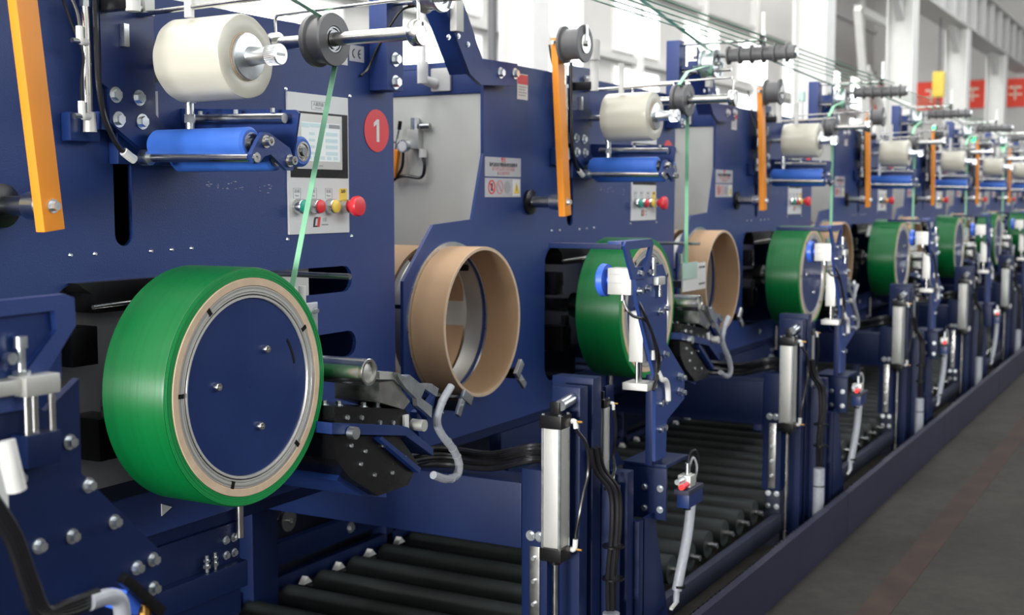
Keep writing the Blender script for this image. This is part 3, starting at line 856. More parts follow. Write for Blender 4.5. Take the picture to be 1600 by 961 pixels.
# ---- strap guide head on the post: rods, steel pulley, comb roller
hd = station('strap_guide_head', (3.12, -.2, 2.2), 'overhead guide head with ribbed dark roller and bright pulley on the %s', 'guide head', 'overhead strap guide heads')
MB().cyl((3.12, -.06, 2.245), (3.12, -.455, 2.245), .0085).build('upper_rod', 'steel', hd)
MB().cyl((3.12, -.06, 2.122), (3.12, -.30, 2.122), .0085).build('lower_rod', 'steel', hd)
MB().box(3.108, 3.132, -.452, -.430, 2.225, 2.265, .003).build('rod_clamp', 'black', hd)
MB().cyl((3.12, -.445, 2.262), (3.12, -.445, 2.285), .010).build('pin_foot', 'zinc', hd)
MB().cyl((3.12, -.445, 2.285), (3.12, -.445, 2.365), .010).build('white_pin', 'white', hd)
cb = [(-.262, .004)]
for k in range(6):
    y = -.262 - k * .054
    cb += [(y, .030), (y - .004, .042), (y - .010, .042), (y - .014, .030)]
cb += [(-.575, .030), (-.578, .026), (-.578, .004)]
MB().lathe(3.17, 2.19, cb, 32).build('comb_roller', 'pulley', hd)
MB().lathe(3.17, 2.19, [(-.5781, .02), (-.586, .02), (-.586, .003), (-.5781, .003)], 24).build('roller_nut', 'zinc', hd)
MB().cyl((3.17, -.10, 2.19), (3.17, -.262, 2.19), .010).build('roller_axle', 'dsteel', hd)
MB().lathe(3.12, 2.150, [(-.165, .064), (-.171, .066), (-.177, .052), (-.218, .052), (-.224, .066), (-.232, .066), (-.234, .064), (-.234, .042), (-.226, .040), (-.226, .010), (-.165, .010)], 44).build('steel_pulley', 'zinc', hd)
MB().cyl((3.12, -.16, 2.15), (3.12, -.25, 2.15), .0098).build('pulley_pin', 'steel', hd)
MB().prism([(3.09, 2.23), (3.165, 2.18), (3.155, 2.10), (3.10, 2.12)], -.150, -.142).build('head_plate', 'bluesat', hd)
MB().box(3.10, 3.14, -.145, -.06, 2.13, 2.145).build('head_arm', 'bluesat', hd)
MB().box(3.145, 3.17, -.145, -.095, 2.115, 2.135, .003).build('sensor', 'brass', hd)
MB().prism([(3.15, 2.10), (3.165, 2.10), (3.20, 2.16), (3.19, 2.165)], -.24, -.16).build('strap_shield', 'zinc', hd)
MB().tube([(3.15, -.12, 2.115), (3.11, -.10, 2.10), (3.085, -.08, 2.06), (3.075, -.035, 1.99), (3.06, -.012, 1.93), (3.03, -.006, 1.905)], .004).build('sensor_cable', 'hose', hd)

# ---- small air cylinder beside the bracket
ac = station('air_cylinder', (1.955, -.05, 1.68), 'slim silver air cylinder with white elbow fittings on the panel of the %s', 'air cylinder', 'slim air cylinders')
MB().box(1.925, 2.01, -.03, -.0005, 1.672, 1.735, .006).build('mount', 'bluesat', ac)
MB().cyl((1.958, -.05, 1.72), (1.958, -.05, 1.965), .010).build('barrel', 'steel', ac)
MB().cyl((1.962, -.05, 1.692), (1.962, -.05, 1.735), .015, .013).build('end_block', 'alu', ac)
MB().cyl((1.958, -.05, 1.965), (1.958, -.05, 2.05), .005).build('piston_rod', 'steel', ac)
MB().cyl((1.958, -.05, 1.962), (1.958, -.05, 1.975), .012, seg=6).build('nut', 'zinc', ac)
for z in (1.885, 1.725):
    MB().tube([(1.955, -.055, z), (1.938, -.058, z), (1.934, -.058, z + .01), (1.934, -.058, z + .032)], .0085, 10, 3).build('elbow', 'white', ac)
    MB().cyl((1.936, -.058, z), (1.912, -.058, z), .0055).build('needle_valve', 'dsteel', ac)
MB().tube([(1.934, -.058, 1.917), (1.93, -.05, 1.96), (1.91, -.02, 2.04), (1.9, -.01, 2.12)], .004).build('air_hose', 'hose', ac)
MB().tube([(1.934, -.058, 1.757), (1.937, -.055, 1.80), (1.94, -.06, 1.86), (1.925, -.04, 1.93), (1.91, -.015, 2.02)], .0035).build('air_hose', 'hose', ac)
MB().tube([(1.972, -.065, 2.06), (1.972, -.066, 1.9), (1.973, -.068, 1.80), (1.985, -.068, 1.73), (2.01, -.066, 1.685), (2.03, -.066, 1.66), (2.045, -.068, 1.65)], .0065).build('air_hose', 'hose', ac)
MB().tube([(2.04, -.068, 1.652), (2.055, -.069, 1.642), (2.07, -.07, 1.634)], .010, 10, 2).build('hose_fitting', 'white', ac)

# ---- strap coil with hub
sh = station('reel_spindle', (2.19, -.1, 1.115), 'reel spindle with navy hub disc and steel rings on the %s', 'spindle', 'reel spindles')
RX, RZ = 2.183, 1.117
MB().cyl((RX, .148, RZ), (RX, -.11, RZ), .030, seg=32).build('shaft', 'steel', sh)
MB().lathe(RX, RZ, [(-.29, .2035), (-.296, .2035), (-.298, .2020), (-.298, .001), (-.29, .001)], 96).build('hub_disc', 'bluesat', sh)
MB().lathe(RX, RZ, [(-.120, .2322), (-.301, .2322), (-.303, .231), (-.303, .2195), (-.301, .2185), (-.120, .2185)], 96).build('outer_ring', 'ring', sh)
MB().lathe(RX, RZ, [(-.268, .2106), (-.301, .2106), (-.303, .2096), (-.303, .2050), (-.301, .2040), (-.268, .2040)], 96).build('inner_ring', 'ring', sh)
MB().lathe(RX, RZ, [(-.270, .2184), (-.3006, .2184), (-.3006, .2107), (-.270, .2107)], 96).build('gap_ring', 'black', sh)
MB().lathe(RX, RZ, [(-.120, .2305), (-.301, .2305), (-.303, .229), (-.303, .2245), (-.301, .2230), (-.120, .2230)], 96).build('outer_ring', 'alu', sh)
MB().lathe(RX, RZ, [(-.28, .2180), (-.301, .2180), (-.303, .2165), (-.303, .2145), (-.301, .2128), (-.28, .2128)], 96).build('inner_ring', 'alu', sh)
MB().lathe(RX, RZ, [(-.285, .2229), (-.297, .2229), (-.297, .2181), (-.285, .2181)], 96).build('gap_ring', 'black', sh)
MB().lathe(RX, RZ, [(-.121, .2184), (-.13, .2184), (-.13, .0305), (-.121, .0305)], 64).build('back_disc', 'black', sh)
for a in (.55, 2.2, 3.1, 4.4, 5.5):
    c = Vector((RX + .2255 * math.cos(a), -.3035, RZ + .2255 * math.sin(a)))
    MB().box(c.x - .0085, c.x + .0085, -.3045, -.3015, c.z - .005, c.z + .005, 0, Matrix.Rotation(-a, 3, 'Y')).build('ring_notch', 'black', sh)
for k in range(3):
    a = math.radians(46 + 120 * k + 6)
    x, z = RX - .008 + .103 * math.cos(a), RZ + .103 * math.sin(a)
    q = MB().lathe(x, z, [(-.2981, .0095), (-.307, .0090), (-.309, .0075), (-.309, .004), (-.304, .004), (-.304, .0005), (-.2981, .0005)], 18)
    q.build('bolt', 'steel', sh)
MB().prism(ring_arc(RX, RZ, .165, .22, .62, .0035), -.2988, -.2978).build('disc_slot', 'black', sh)
co = station('strap_coil', (2.183, -.2, 1.117), 'wound coil of glossy green strap on the %s', 'strap coil', 'coils of green strap')
sc_ = MB()
pr_ = [(-.118, .2505), (-.116, .262), (-.118, .2715), (-.122, .2745), (-.294, .2745), (-.299, .2725)]
pr_ += [(-.299, .2505)]
sc_.lathe(RX, RZ, pr_, 128)
cw = sc_.build('winding', 'strap', co)
we, wp = MB(), [(-.2995, .2708)]
for k in range(6):                         # layers slightly proud of each other on the face
    r = .2708 - k * .0033
    wp += [(-.3008 - .0008 * (k % 2), r), (-.3008 - .0008 * (k % 2), r - .0026), (-.3001, r - .0030)]
wp += [(-.2995, .2508)]
we.lathe(RX, RZ, wp, 128)
we.build('wound_edges', 'strapedge', co)
MB().lathe(RX, RZ, [(-.118, .2503), (-.303, .2503), (-.304, .2495), (-.304, .2335), (-.303, .2325), (-.118, .2325)], 96).build('core', 'cardedge', co)
# the coil's winding pattern is centred on the shaft
def lead(first, last, dy, end, top):
    v = station('strap_lead', (2.6, -.205 + dy, 1.5), 'pale green strap running from the guide pulley down beside the coil on the %s', 'strap', 'strap leads', first, last)
    y = -.205 + dy
    p = list(top)
    p += [(2.6 + .0595 * math.sin(a), y, 1.95 + .0595 * math.cos(a)) for a in (-.25, 0, .4, .8, 1.2, 1.6, 1.75)]
    p += [(2.6 + .06, y, 1.90)] if first else []
    p += [end]
    MB().ribbon(p, .0165).build('ribbon', 'ribbon', v)
lead(0, 0, 0, (2.448, -.205, 1.31), [(-3.0, -.205, 3.42)])
lead(1, NST - 1, -.065, (2.665, -.27, 1.27), [(2.9, -.27, 2.12), (2.66, -.27, 2.075), (2.56, -.27, 2.012)])
oh = []
for n in range(1, NST):
    xe = 3.12 + n * L
    p = [(-3.0, -.20, 3.5) if n == 1 else (xe - L + .06, -.29, 2.236), (xe - .03, -.20, 2.212)] + [(xe + .0625 * math.sin(a), -.20, 2.15 + .0625 * math.cos(a)) for a in (-.1, .4, .9, 1.4, 1.9, 2.4)] + [(xe - .05, -.205, 2.09), (xe - .22, -.21, 2.12)]
    tag(MB().ribbon(p, .021).build('feed_strap', 'ribbon'), 'green strap coming down to the bright overhead pulley of the %s' % where(n), 'strap', 'feed straps from above')

# ---- strap feed head right of the coil
fh = station('strap_feeder', (2.6, -.25, .9), 'black strap feed head with steel tube and bright forked block on the %s', 'feed head', 'strap feed heads')
MB().cyl((2.528, 0, 1.114), (2.528, -.375, 1.114), .0335, seg=36).build('feed_tube', 'steel', fh)
MB().lathe(2.528, 1.114, [(-.375, .0335), (-.385, .0345), (-.387, .033), (-.387, .027), (-.380, .026), (-.375, .026)], 36).build('tube_rim', 'steel', fh)
MB().lathe(2.528, 1.114, [(-.375, .0258), (-.377, .022), (-.379, .019), (-.379, .0005), (-.375, .0005)], 28).build('tube_plug', 'alu', fh)
fork = [(2.702, 1.092), (2.74, 1.073), (2.758, 1.079), (2.797, 1.056), (2.811, 1.048), (2.866, 1.041), (2.903, 1.022), (2.892, 1.001), (2.833, 1.031), (2.814, 1.008), (2.869, .978), (2.865, .946), (2.796, .990), (2.792, 1.009), (2.74, 1.046), (2.706, 1.078)]
fork = [(x - .012, z) for x, z in fork]
MB().prism(fork, -.36, -.345).build('fork_plate', 'zinc', fh)
MB().prism([(2.63, 1.100), (2.69, 1.092), (2.728, 1.073), (2.746, 1.078), (2.775, 1.060), (2.74, 1.040), (2.694, 1.072), (2.63, 1.080)], -.3449, -.19).build('fork_block', 'alu', fh)
MB().prism([(2.63, 1.072), (2.69, 1.068), (2.735, 1.036), (2.77, 1.002), (2.74, .985), (2.63, 1.02)], -.3449, -.20).build('fork_block', 'steel', fh)
MB().prism([(2.806, 1.010), (2.860, .979), (2.90, 1.005), (2.885, .955), (2.858, .940), (2.80, .995)], -.344, -.325).build('fork_insert', 'bluesat', fh)
MB().prism([(2.45, 1.035), (2.76, .982), (2.80, .945), (2.76, .930), (2.45, .985)], -.335, -.03).build('upper_block', 'black', fh)
MB().prism([(2.42, 1.000), (2.72, .945), (2.75, .936), (2.877, .855), (2.876, .835), (2.74, .915), (2.42, .972)], -.35, -.02).build('blue_plate', 'bluesat', fh)
MB().prism([(2.45, .963), (2.64, .928), (2.74, .91), (2.83, .82), (2.78, .770), (2.64, .77), (2.52, .84), (2.46, .90)], -.33, -.03).build('lower_block', 'black', fh)
MB().prism([(2.618, .927), (2.632, .930), (2.815, .812), (2.806, .800)], -.35, -.12).build('blue_strip', 'bluesat', fh)
MB().prism([(2.50, .835), (2.60, .775), (2.72, .745), (2.72, .760), (2.62, .795), (2.52, .85)], -.30, -.05).build('blue_strip', 'blue', fh)
for x, y, z in ((2.48, -.28, 1.03), (2.54, -.28, 1.02), (2.62, -.30, 1.006), (2.68, -.30, .996), (2.48, -.12, 1.03), (2.54, -.12, 1.02)):
    bolt(fh, (x, y, z), 'Z', r=.008, h=.012)
for x, z in ((2.52, .925), (2.58, .90), (2.70, .88), (2.76, .85), (2.70, .82), (2.62, .83), (2.56, .87), (2.66, .90)):
    bolt(fh, (x, -.331, z), r=.006, washer=False, h=.006)
for x, z in ((2.50, 1.0), (2.56, .99), (2.64, .965), (2.70, .955)):
    bolt(fh, (x, -.335, z), r=.007, washer=False, h=.006)
MB().cyl((2.49, -.352, .965), (2.49, -.372, .965), .016, seg=16).build('stop_screw', 'zinc', fh)
MB().cyl((2.795, -.336, .935), (2.795, -.375, .935), .016, seg=16).build('stop_screw', 'alu', fh)
MB().box(2.745, 2.765, -.345, -.336, .93, .968, .002).build('stop_tab', 'white', fh)
MB().bar((2.86, -.30, .96), (2.885, -.30, .86), .02, .022, .002).build('hose_bracket', 'blue', fh)
fw_ = station('wrapped_hose', (2.9, -.3, .75), 'pale grey spiral-wrapped hose looping from the feed head of the %s', 'hose', 'spiral-wrapped hoses')
hp = [(2.955, 1.02), (2.905, .98), (2.880, .932), (2.906, .89), (2.962, .841), (2.995, .793), (2.984, .760), (2.928, .760), (2.86, .785)]
MB().tube([(x, -.36, z) for x, z in hp], .0115, 10).build('wrap', 'wrap', fw_)
k = MB()
for p, d in (((2.935, -.36, .866), (.6, -.5)), ((2.962, -.36, .841), (.6, -.6)), ((2.984, -.36, .815), (.4, -.8)), ((2.9955, -.36, .79), (.0, -1)), ((2.988, -.36, .765), (-.5, -.8)), ((2.955, -.36, .757), (-1, -.1)), ((2.893, -.36, .956), (-.5, -.9)), ((2.906, -.36, .981), (-.6, -.7))):
    dv = Vector((d[0], 0, d[1])).normalized()
    k.cyl(Vector(p) - dv * .0012, Vector(p) + dv * .0012, .0128, seg=12)
k.build('wrap_seam', 'greyink', fw_)
cbk = station('cable_bundle', (3.0, -.3, .72), 'bundle of black cables lying along the cross beam of the %s', 'cables', 'cable bundles on cross beams')
for j in range(6):
    o = [random.uniform(-.015, .015) for _ in range(6)]
    MB().tube([(2.66 + o[0], -.16, .80 + o[1]), (2.80, -.16 + o[2], .765 + o[3]), (3.02, -.10 + o[4], .735 + j * .007), (3.22 + o[5], -.14, .725 + j * .010), (3.26 + o[1], -.32, .725 + j * .009), (3.26 + o[2], -.47, .765 + j * .008), (3.42, -.52 + o[3], .74 + j * .006 + o[0])], .0095, 8).build('cable', 'hose', cbk)
gp = station('strap_gate', (2.6, -.1, 1.2), 'small zinc guard plate and stop rod behind the coil of the %s', 'guard plate', 'strap gate plates', 0, 0)
MB().box(2.60, 2.685, -.105, -.097, 1.15, 1.268, .003).build('plate', 'zinc', gp)
bolt(gp, (2.672, -.105, 1.245), r=.007)
for x in (2.585, 2.625):
    MB().cyl((x, -.10, 1.268), (x, -.10, 1.315), .010).build('guide_pin', 'white', gp)
MB().box(2.61, 2.65, -.096, -.0005, 1.17, 1.20).build('plate_arm', 'dark', gp)
MB().cyl((2.54, -.01, 1.352), (2.549, -.315, 1.350), .0075).build('stop_rod', 'dsteel', gp)
gp = station('strap_gate', (2.7, -.25, 1.2), 'pale slotted guard plate with green window beside the coil of the %s', 'guard plate', 'strap gate plates', 1)
MB().box(2.67, 2.945, -.256, -.248, 1.145, 1.262, .003).build('plate', 'white', gp)
MB().box(2.644, 2.82, -.264, -.257, 1.20, 1.27, .002).build('green_window', 'clear', gp)
for z in (1.17, 1.243):
    MB().box(2.86, 2.93, -.2575, -.2555, z - .004, z + .004).build('slot', 'dsteel', gp)
MB().box(2.70, 2.75, -.247, .03, 1.16, 1.19).build('plate_arm', 'dark', gp)
MB().cyl((2.70, -.01, 1.352), (2.72, -.31, 1.352), .007).build('stop_rod', 'dsteel', gp)
for x in (2.66, 2.70):
    MB().cyl((x, -.25, 1.27), (x, -.25, 1.31), .010).build('guide_pin', 'zinc', gp)

# ---- stand on the aisle side (from the second machine on)
sd = station('lift_stand', (1.1, -.62, FZ), 'navy stand of square tubes on the aisle side of the %s', 'stand', 'lift stands along the aisle', 1)
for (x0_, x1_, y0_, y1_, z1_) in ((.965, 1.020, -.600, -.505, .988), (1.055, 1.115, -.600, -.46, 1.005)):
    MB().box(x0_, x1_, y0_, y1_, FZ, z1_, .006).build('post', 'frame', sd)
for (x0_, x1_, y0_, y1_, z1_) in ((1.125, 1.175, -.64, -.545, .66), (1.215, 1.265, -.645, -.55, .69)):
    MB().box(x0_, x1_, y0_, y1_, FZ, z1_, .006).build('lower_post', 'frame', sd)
MB().box(1.40, 1.412, -.70, -.545, .50, .672, .003).build('bracket_plate', 'frame', sd)
MB().box(1.40, 1.60, -.70, -.545, .6721, .684, .003).build('bracket_top', 'frame', sd)
for y in (-.625, -.68):
    for z in (.535, .605):
        bolt(sd, (1.40, y, z), '-X', r=.008)
MB().box(1.275, 1.31, -.66, -.58, FZ, .52, .004).build('inner_post', 'frame', sd)
MB().prism([(1.32, .523), (1.40, .523), (1.60, FZ), (1.32, FZ)], -.66, -.652).build('gusset', 'frame', sd)
MB().box(1.365, 1.455, -.664, -.640, .684, .98, .003).build('riser', 'frame', sd)
for z in (.885, .80):
    for x in (1.405, 1.44):
        MB().cyl((x, -.664, z), (x, -.685, z), .010, seg=12).cyl((x, -.664, z), (x, -.667, z), .015, seg=14).build('bolt', 'zinc', sd)
MB().prism([(1.19, .96), (1.25, .96), (1.26, .75), (1.34, .69), (1.23, .69), (1.20, .76)], -.58, -.57).build('curved_rib', 'frame', sd)
MB().box(.90, 1.60, -.66, -.52, FZ, FZ + .02, .003).build('base_plate', 'dark', sd)

pn = station('pneumatic_cylinder', (.86, -.56, .0), 'thick silver pneumatic cylinder with black caps on the stand of the %s', 'pneumatic cylinder', 'pneumatic cylinders in front of the stands', 1)
def pneumatic(root, x, y, z0, z1, s, zr):
    cx, cy = x, y
    c = MB()
    c.box(cx - s, cx + s, cy - s, cy + s, z0, z1, s * .28)
    c.build('barrel', 'alu', root)
    for dx in (-1, 1):
        for dy in (-1, 1):
            MB().cyl((cx + dx * s * .92, cy + dy * s * .92, z0), (cx + dx * s * .92, cy + dy * s * .92, z1), s * .17, seg=10).build('tie_rod', 'zinc', root)
    MB().box(cx - s * 1.18, cx + s * 1.18, cy - s * 1.18, cy + s * 1.18, z1, z1 + s * 1.3, s * .1).build('head_cap', 'black', root)
    MB().box(cx - s * 1.18, cx + s * 1.18, cy - s * 1.18, cy + s * 1.18, z0 - s * 1.3, z0, s * .1).build('rear_cap', 'black', root)
    MB().cyl((cx, cy, z0 - s * 1.3), (cx, cy, z0 - s * 1.75), s * .6).build('rod_gland', 'black', root)
    MB().cyl((cx, cy, z0 - s * 1.7), (cx, cy, zr), s * .26).build('piston_rod', 'steel', root)
    MB().cyl((cx, cy, zr), (cx, cy, zr - .04), s * .4, seg=6).build('rod_nut', 'dsteel', root)
    MB().box(cx - s * .3, cx + s * .3, cy - s * .5, cy + s * .5, z1 + s * 1.3, z1 + s * 2.5, s * .1).build('clevis', 'black', root)
    for dx in (-1, 1):
        for dy in (-1, 1):
            MB().cyl((cx + dx * s * .9, cy + dy * s * .9, z1 + s * 1.3), (cx + dx * s * .9, cy + dy * s * .9, z1 + s * 1.42), s * .16, seg=10).build('cap_screw', 'zinc', root)
    for z in (z1 + s * .5, z0 - s * .4):
        MB().tube([(cx + s * 1.1, cy - s * 1.0, z), (cx + s * 1.2, cy - s * 1.5, z), (cx + s * 1.25, cy - s * 1.6, z + (-.02 if z > z0 else .03))], s * .26, 10, 3).build('fitting', 'white', root)
        MB().cyl((cx + s * 1.2, cy - s * 1.4, z), (cx + s * 1.2, cy - s * 2.3, z), s * .13).build('needle_valve', 'brass', root)
pneumatic(pn, .885, -.560, .525, .880, .030, .02)
MB().cyl((.885, -.575, .945), (.965, -.575, .955), .017, seg=18).build('pivot_pin', 'zinc', pn)
MB().tube([(.922, -.608, .872), (.95, -.63, .82), (.96, -.63, .74), (.94, -.625, .68), (.924, -.62, .62), (.922, -.610, .56), (.922, -.610, .545)], .0055).build('air_hose', 'hose', pn)
p2 = station('pneumatic_cylinder', (1.19, -.50, .0), 'thin silver pneumatic cylinder behind the stand posts of the %s', 'pneumatic cylinder', 'pneumatic cylinders behind the stands', 1)
pneumatic(p2, 1.165, -.575, .66, .90, .020, .1)
MB().tube([(1.19, -.607, .90), (1.20, -.61, .82), (1.205, -.60, .74), (1.17, -.62, .70), (1.09, -.625, .66)], .005).build('air_hose', 'hose', p2)
cb2 = station('cable_drop', (1.09, -.64, .1), 'thick bundle of black cables dropping down the stand of the %s', 'cables', 'cable drops on the stands', 1)
for j in range(5):
    ox, oy = (j - 2) * .011, (j % 2) * .012
    MB().tube([(1.03 + ox, -.615 - oy, .80), (1.045 + ox, -.625 - oy, .73), (1.085 + ox, -.655 - oy, .66), (1.075 + ox, -.665 - oy, .55), (1.055 + ox * .7, -.66 - oy, .42), (1.055 + ox * .6, -.66 - oy, .30)], .0075).build('cable', 'hose', cb2)
MB().cyl((1.055, -.665, .29), (1.055, -.665, .05), .026, seg=16).build('sleeve', 'wrap', cb2)
MB().cyl((1.055, -.665, .21), (1.055, -.665, .205), .028, seg=16).build('tie', 'black', cb2)
for z in (.50, .40):
    MB().cyl((1.06, -.668, z), (1.06, -.668, z - .006), .034, seg=16).build('tie', 'black', cb2)

# sensor plate with blue disc and silver box
se = station('sensor_arm', (1.4, -.67, .70), 'navy sensor plate with silver box and blue disc on the stand of the %s', 'sensor arm', 'sensor arms on the stands', 1)
MB().prism([(1.19, 1.335), (1.41, 1.335), (1.45, 1.29), (1.452, 1.075), (1.615, .955), (1.615, .870), (1.46, .82), (1.455, .70), (1.365, .70), (1.36, .97), (1.20, 1.24)], -.676, -.6645).build('plate', 'blue', se)
tri_o = [(1.085, 1.405), (1.10, 1.418), (1.30, 1.420), (1.312, 1.405), (1.27, 1.30), (1.15, 1.30)]
tri_i = [(1.125, 1.392), (1.285, 1.395), (1.235, 1.315), (1.185, 1.315)]
curve_plate('bracket_frame', 'blue', tri_o, [tri_i], -.685, -.6765, se)
MB().box(1.085, 1.135, -.676, -.43, 1.394, 1.410, .002).build('bracket_arm', 'frame', se)
MB().box(1.085, 1.30, -.676, -.63, 1.408, 1.418, .002).build('bracket_flange', 'blue', se)
MB().box(1.185, 1.25, -.664, -.585, 1.250, 1.332, .003).build('sensor_box', 'alu', se)
bx = MB()
for z in (1.285, 1.312):
    bx.box(1.1838, 1.1852, -.66, -.59, z, z + .0015)
bx.build('box_groove', 'greyink', se)
MB().lathe(1.215, 1.292, [(-.586, .012), (-.575, .014), (-.573, .050), (-.555, .052), (-.550, .047), (-.550, .002), (-.586, .002)], 36).build('disc', 'brightblue', se)
for x, z in ((1.215, 1.316), (1.275, 1.318), (1.215, 1.262), (1.275, 1.266), (1.385, 1.185), (1.435, 1.192), (1.365, 1.035), (1.43, 1.042), (1.56, .955), (1.59, .945), (1.56, .905), (1.59, .895)):
    MB().cyl((x, -.676, z), (x, -.692, z), .0085, seg=12).cyl((x, -.676, z), (x, -.679, z), .012, seg=14).build('bolt', 'zinc', se)
MB().box(1.335, 1.395, -.692, -.676, 1.272, 1.298, .002).build('stop_block', 'alu', se)
MB().cyl((1.365, -.685, 1.272), (1.365, -.685, 1.235), .006).build('stop_pin', 'zinc', se)
MB().cyl((1.315, -.684, 1.305), (1.315, -.684, 1.345), .008).cyl((1.315, -.684, 1.345), (1.315, -.684, 1.36), .012).build('stop_screw', 'zinc', se)
MB().tube([(1.20, -.63, 1.25), (1.20, -.64, 1.215), (1.21, -.66, 1.185), (1.26, -.685, 1.165), (1.31, -.69, 1.10), (1.335, -.69, 1.03), (1.32, -.69, .97)], .005).build('sensor_cable', 'hose', se)
MB().tube([(1.225, -.66, 1.25), (1.23, -.68, 1.21), (1.26, -.69, 1.16), (1.345, -.69, 1.06), (1.35, -.69, 1.0), (1.31, -.69, .94)], .005).build('sensor_cable', 'hose', se)
MB().cyl((1.20, -.63, 1.25), (1.20, -.63, 1.232), .008).build('cable_nut', 'zinc', se)
gc = station('guided_cylinder', (1.22, -.62, .95), 'small white guided cylinder with pale end block beside the sensor plate of the %s', 'cylinder', 'guided cylinders', 1)
MB().box(1.285, 1.335, -.662, -.615, 1.03, 1.19, .003).build('body', 'alu', gc)
for x in (1.295, 1.32):
    MB().cyl((x, -.64, 1.03), (x, -.64, .965), .006).build('guide_bar', 'steel', gc)
MB().box(1.27, 1.355, -.685, -.60, .942, .965, .002).build('end_block', 'alu', gc)
MB().cyl((1.335, -.675, 1.035), (1.335, -.675, 1.065), .010).build('fitting', 'white', gc)
MB().tube([(1.345, -.69, .995), (1.365, -.695, .97), (1.40, -.695, .96), (1.43, -.69, .93), (1.435, -.69, .89)], .009, 10).build('fitting', 'white', gc)
# photo eye and hose
pe = station('photo_sensor', (1.5, -.72, .55), 'bracket with red-lit photo sensor and small valve on the stand of the %s', 'sensor', 'red-lit photo sensors', 1)
MB().box(1.49, 1.62, -.745, -.702, .525, .575, .003).build('bracket', 'bluesat', pe)
MB().box(1.46, 1.60, -.755, -.703, .576, .592, .002).build('shelf', 'dark', pe)
MB().box(1.50, 1.55, -.745, -.70, .593, .632, .004).build('valve_body', 'alu', pe)
MB().cyl((1.44, -.722, .622), (1.56, -.722, .622), .009).build('valve_stem', 'zinc', pe)
MB().cyl((1.535, -.722, .632), (1.535, -.722, .668), .009).build('valve_port', 'zinc', pe)
MB().cyl((1.445, -.735, .605), (1.455, -.735, .605), .009).build('lamp', 'redlamp', pe)
MB().cyl((1.455, -.735, .605), (1.500, -.735, .605), .009).build('lamp_body', 'redpl', pe)
MB().tube([(1.535, -.722, .665), (1.55, -.725, .70), (1.59, -.73, .70), (1.61, -.73, .66), (1.60, -.72, .60), (1.585, -.715, .57)], .004).build('wire', 'hose', pe)
MB().tube([(1.545, -.72, .64), (1.575, -.725, .68), (1.60, -.73, .64), (1.59, -.72, .58)], .004).build('wire', 'greyink', pe)
wh = station('conduit', (1.55, -.70, .25), 'pale grey corrugated conduit hanging below the photo sensor of the %s', 'conduit', 'grey conduits', 1)
MB().tube([(1.60, -.71, .60), (1.59, -.715, .53), (1.56, -.715, .42), (1.52, -.71, .32), (1.505, -.70, .24)], .017, 12).build('tube', 'wrap', wh)
MB().cyl((1.505, -.70, .24), (1.50, -.70, .20), .010).build('tail', 'wrap', wh)
MB().bar((1.505, -.70, .20), (1.455, -.70, .19), .01, .008).build('tie_tail', 'white', wh)
for z, x in ((.50, 1.582), (.25, 1.507)):
    MB().cyl((x, -.71, z), (x, -.71, z + .008), .0185, seg=14).build('tie', 'black', wh)

# ================================================================= copies along the row
SKIP_FAR = {'screw', 'bolt', 'cap_screw', 'tie', 'caption', 'caption_frame', 'notice_text', 'notice_heading', 'screen_readout', 'screen_caption', 'paint_scuffs',
            'cap_hole', 'ring_notch', 'knob_slot', 'box_groove', 'hand_symbol', 'hazard_bolt', 'label_print', 'maker_mark', 'emblem_text', 'needle_valve', 'wire',
            'approval_mark', 'wrap_seam', 'nozzle_tip', 'gauge_face', 'disc_slot', 'stop_screw', 'rod_nut', 'stiffener'}
def copy_tree(o, parent, far):
    c = o.copy()
    COL.objects.link(c)
    c.parent = parent
    for ch in o.children:
        if far and ch.name.split('.')[0] in SKIP_FAR:
            continue
        copy_tree(ch, c, far)
    return c
def dim_lamp(machine):                          # the near machines' signal lamps are off
    for q in machine.children:
        if q.name.split('.')[0] == 'signal_lamp':
            q.material_slots[0].link = 'OBJECT'
            q.material_slots[0].material = M['clear']
for root, first, pattern, last in PROTO:
    for n in range(first + 1, last + 1):
        c = copy_tree(root, None, n >= 4)
        c.location.x = root.location.x + (n - first) * L
        c['label'] = pattern % where(n)
        if root.name == 'winding_machine' and n < 4:
            dim_lamp(c)
        if root.name == 'guide_rod':                 # the pulley is clamped further out on the later machines
            for q in c.children:
                if q.name.split('.')[0] in ('pulley', 'bearing'):
                    q.location.y -= 0.065

dim_lamp(mc)
MB().box(1.87, 2.52, .072, .080, .86, 1.40).build('lit_inner_plate', 'silverlabel', mc)      # pale colour stands in for light reaching inside, first machine only
# the nearest machine alone carries a readable number
BASE['number_sign'] = Vector((1.6, 0.2, FZ))
one = MB().prism([(3.112, 1.716), (3.125, 1.716), (3.125, 1.783), (3.114, 1.783), (3.098, 1.772), (3.098, 1.760), (3.112, 1.768)], -.0030, -.0017)
one.build('number_one', 'label', sg)

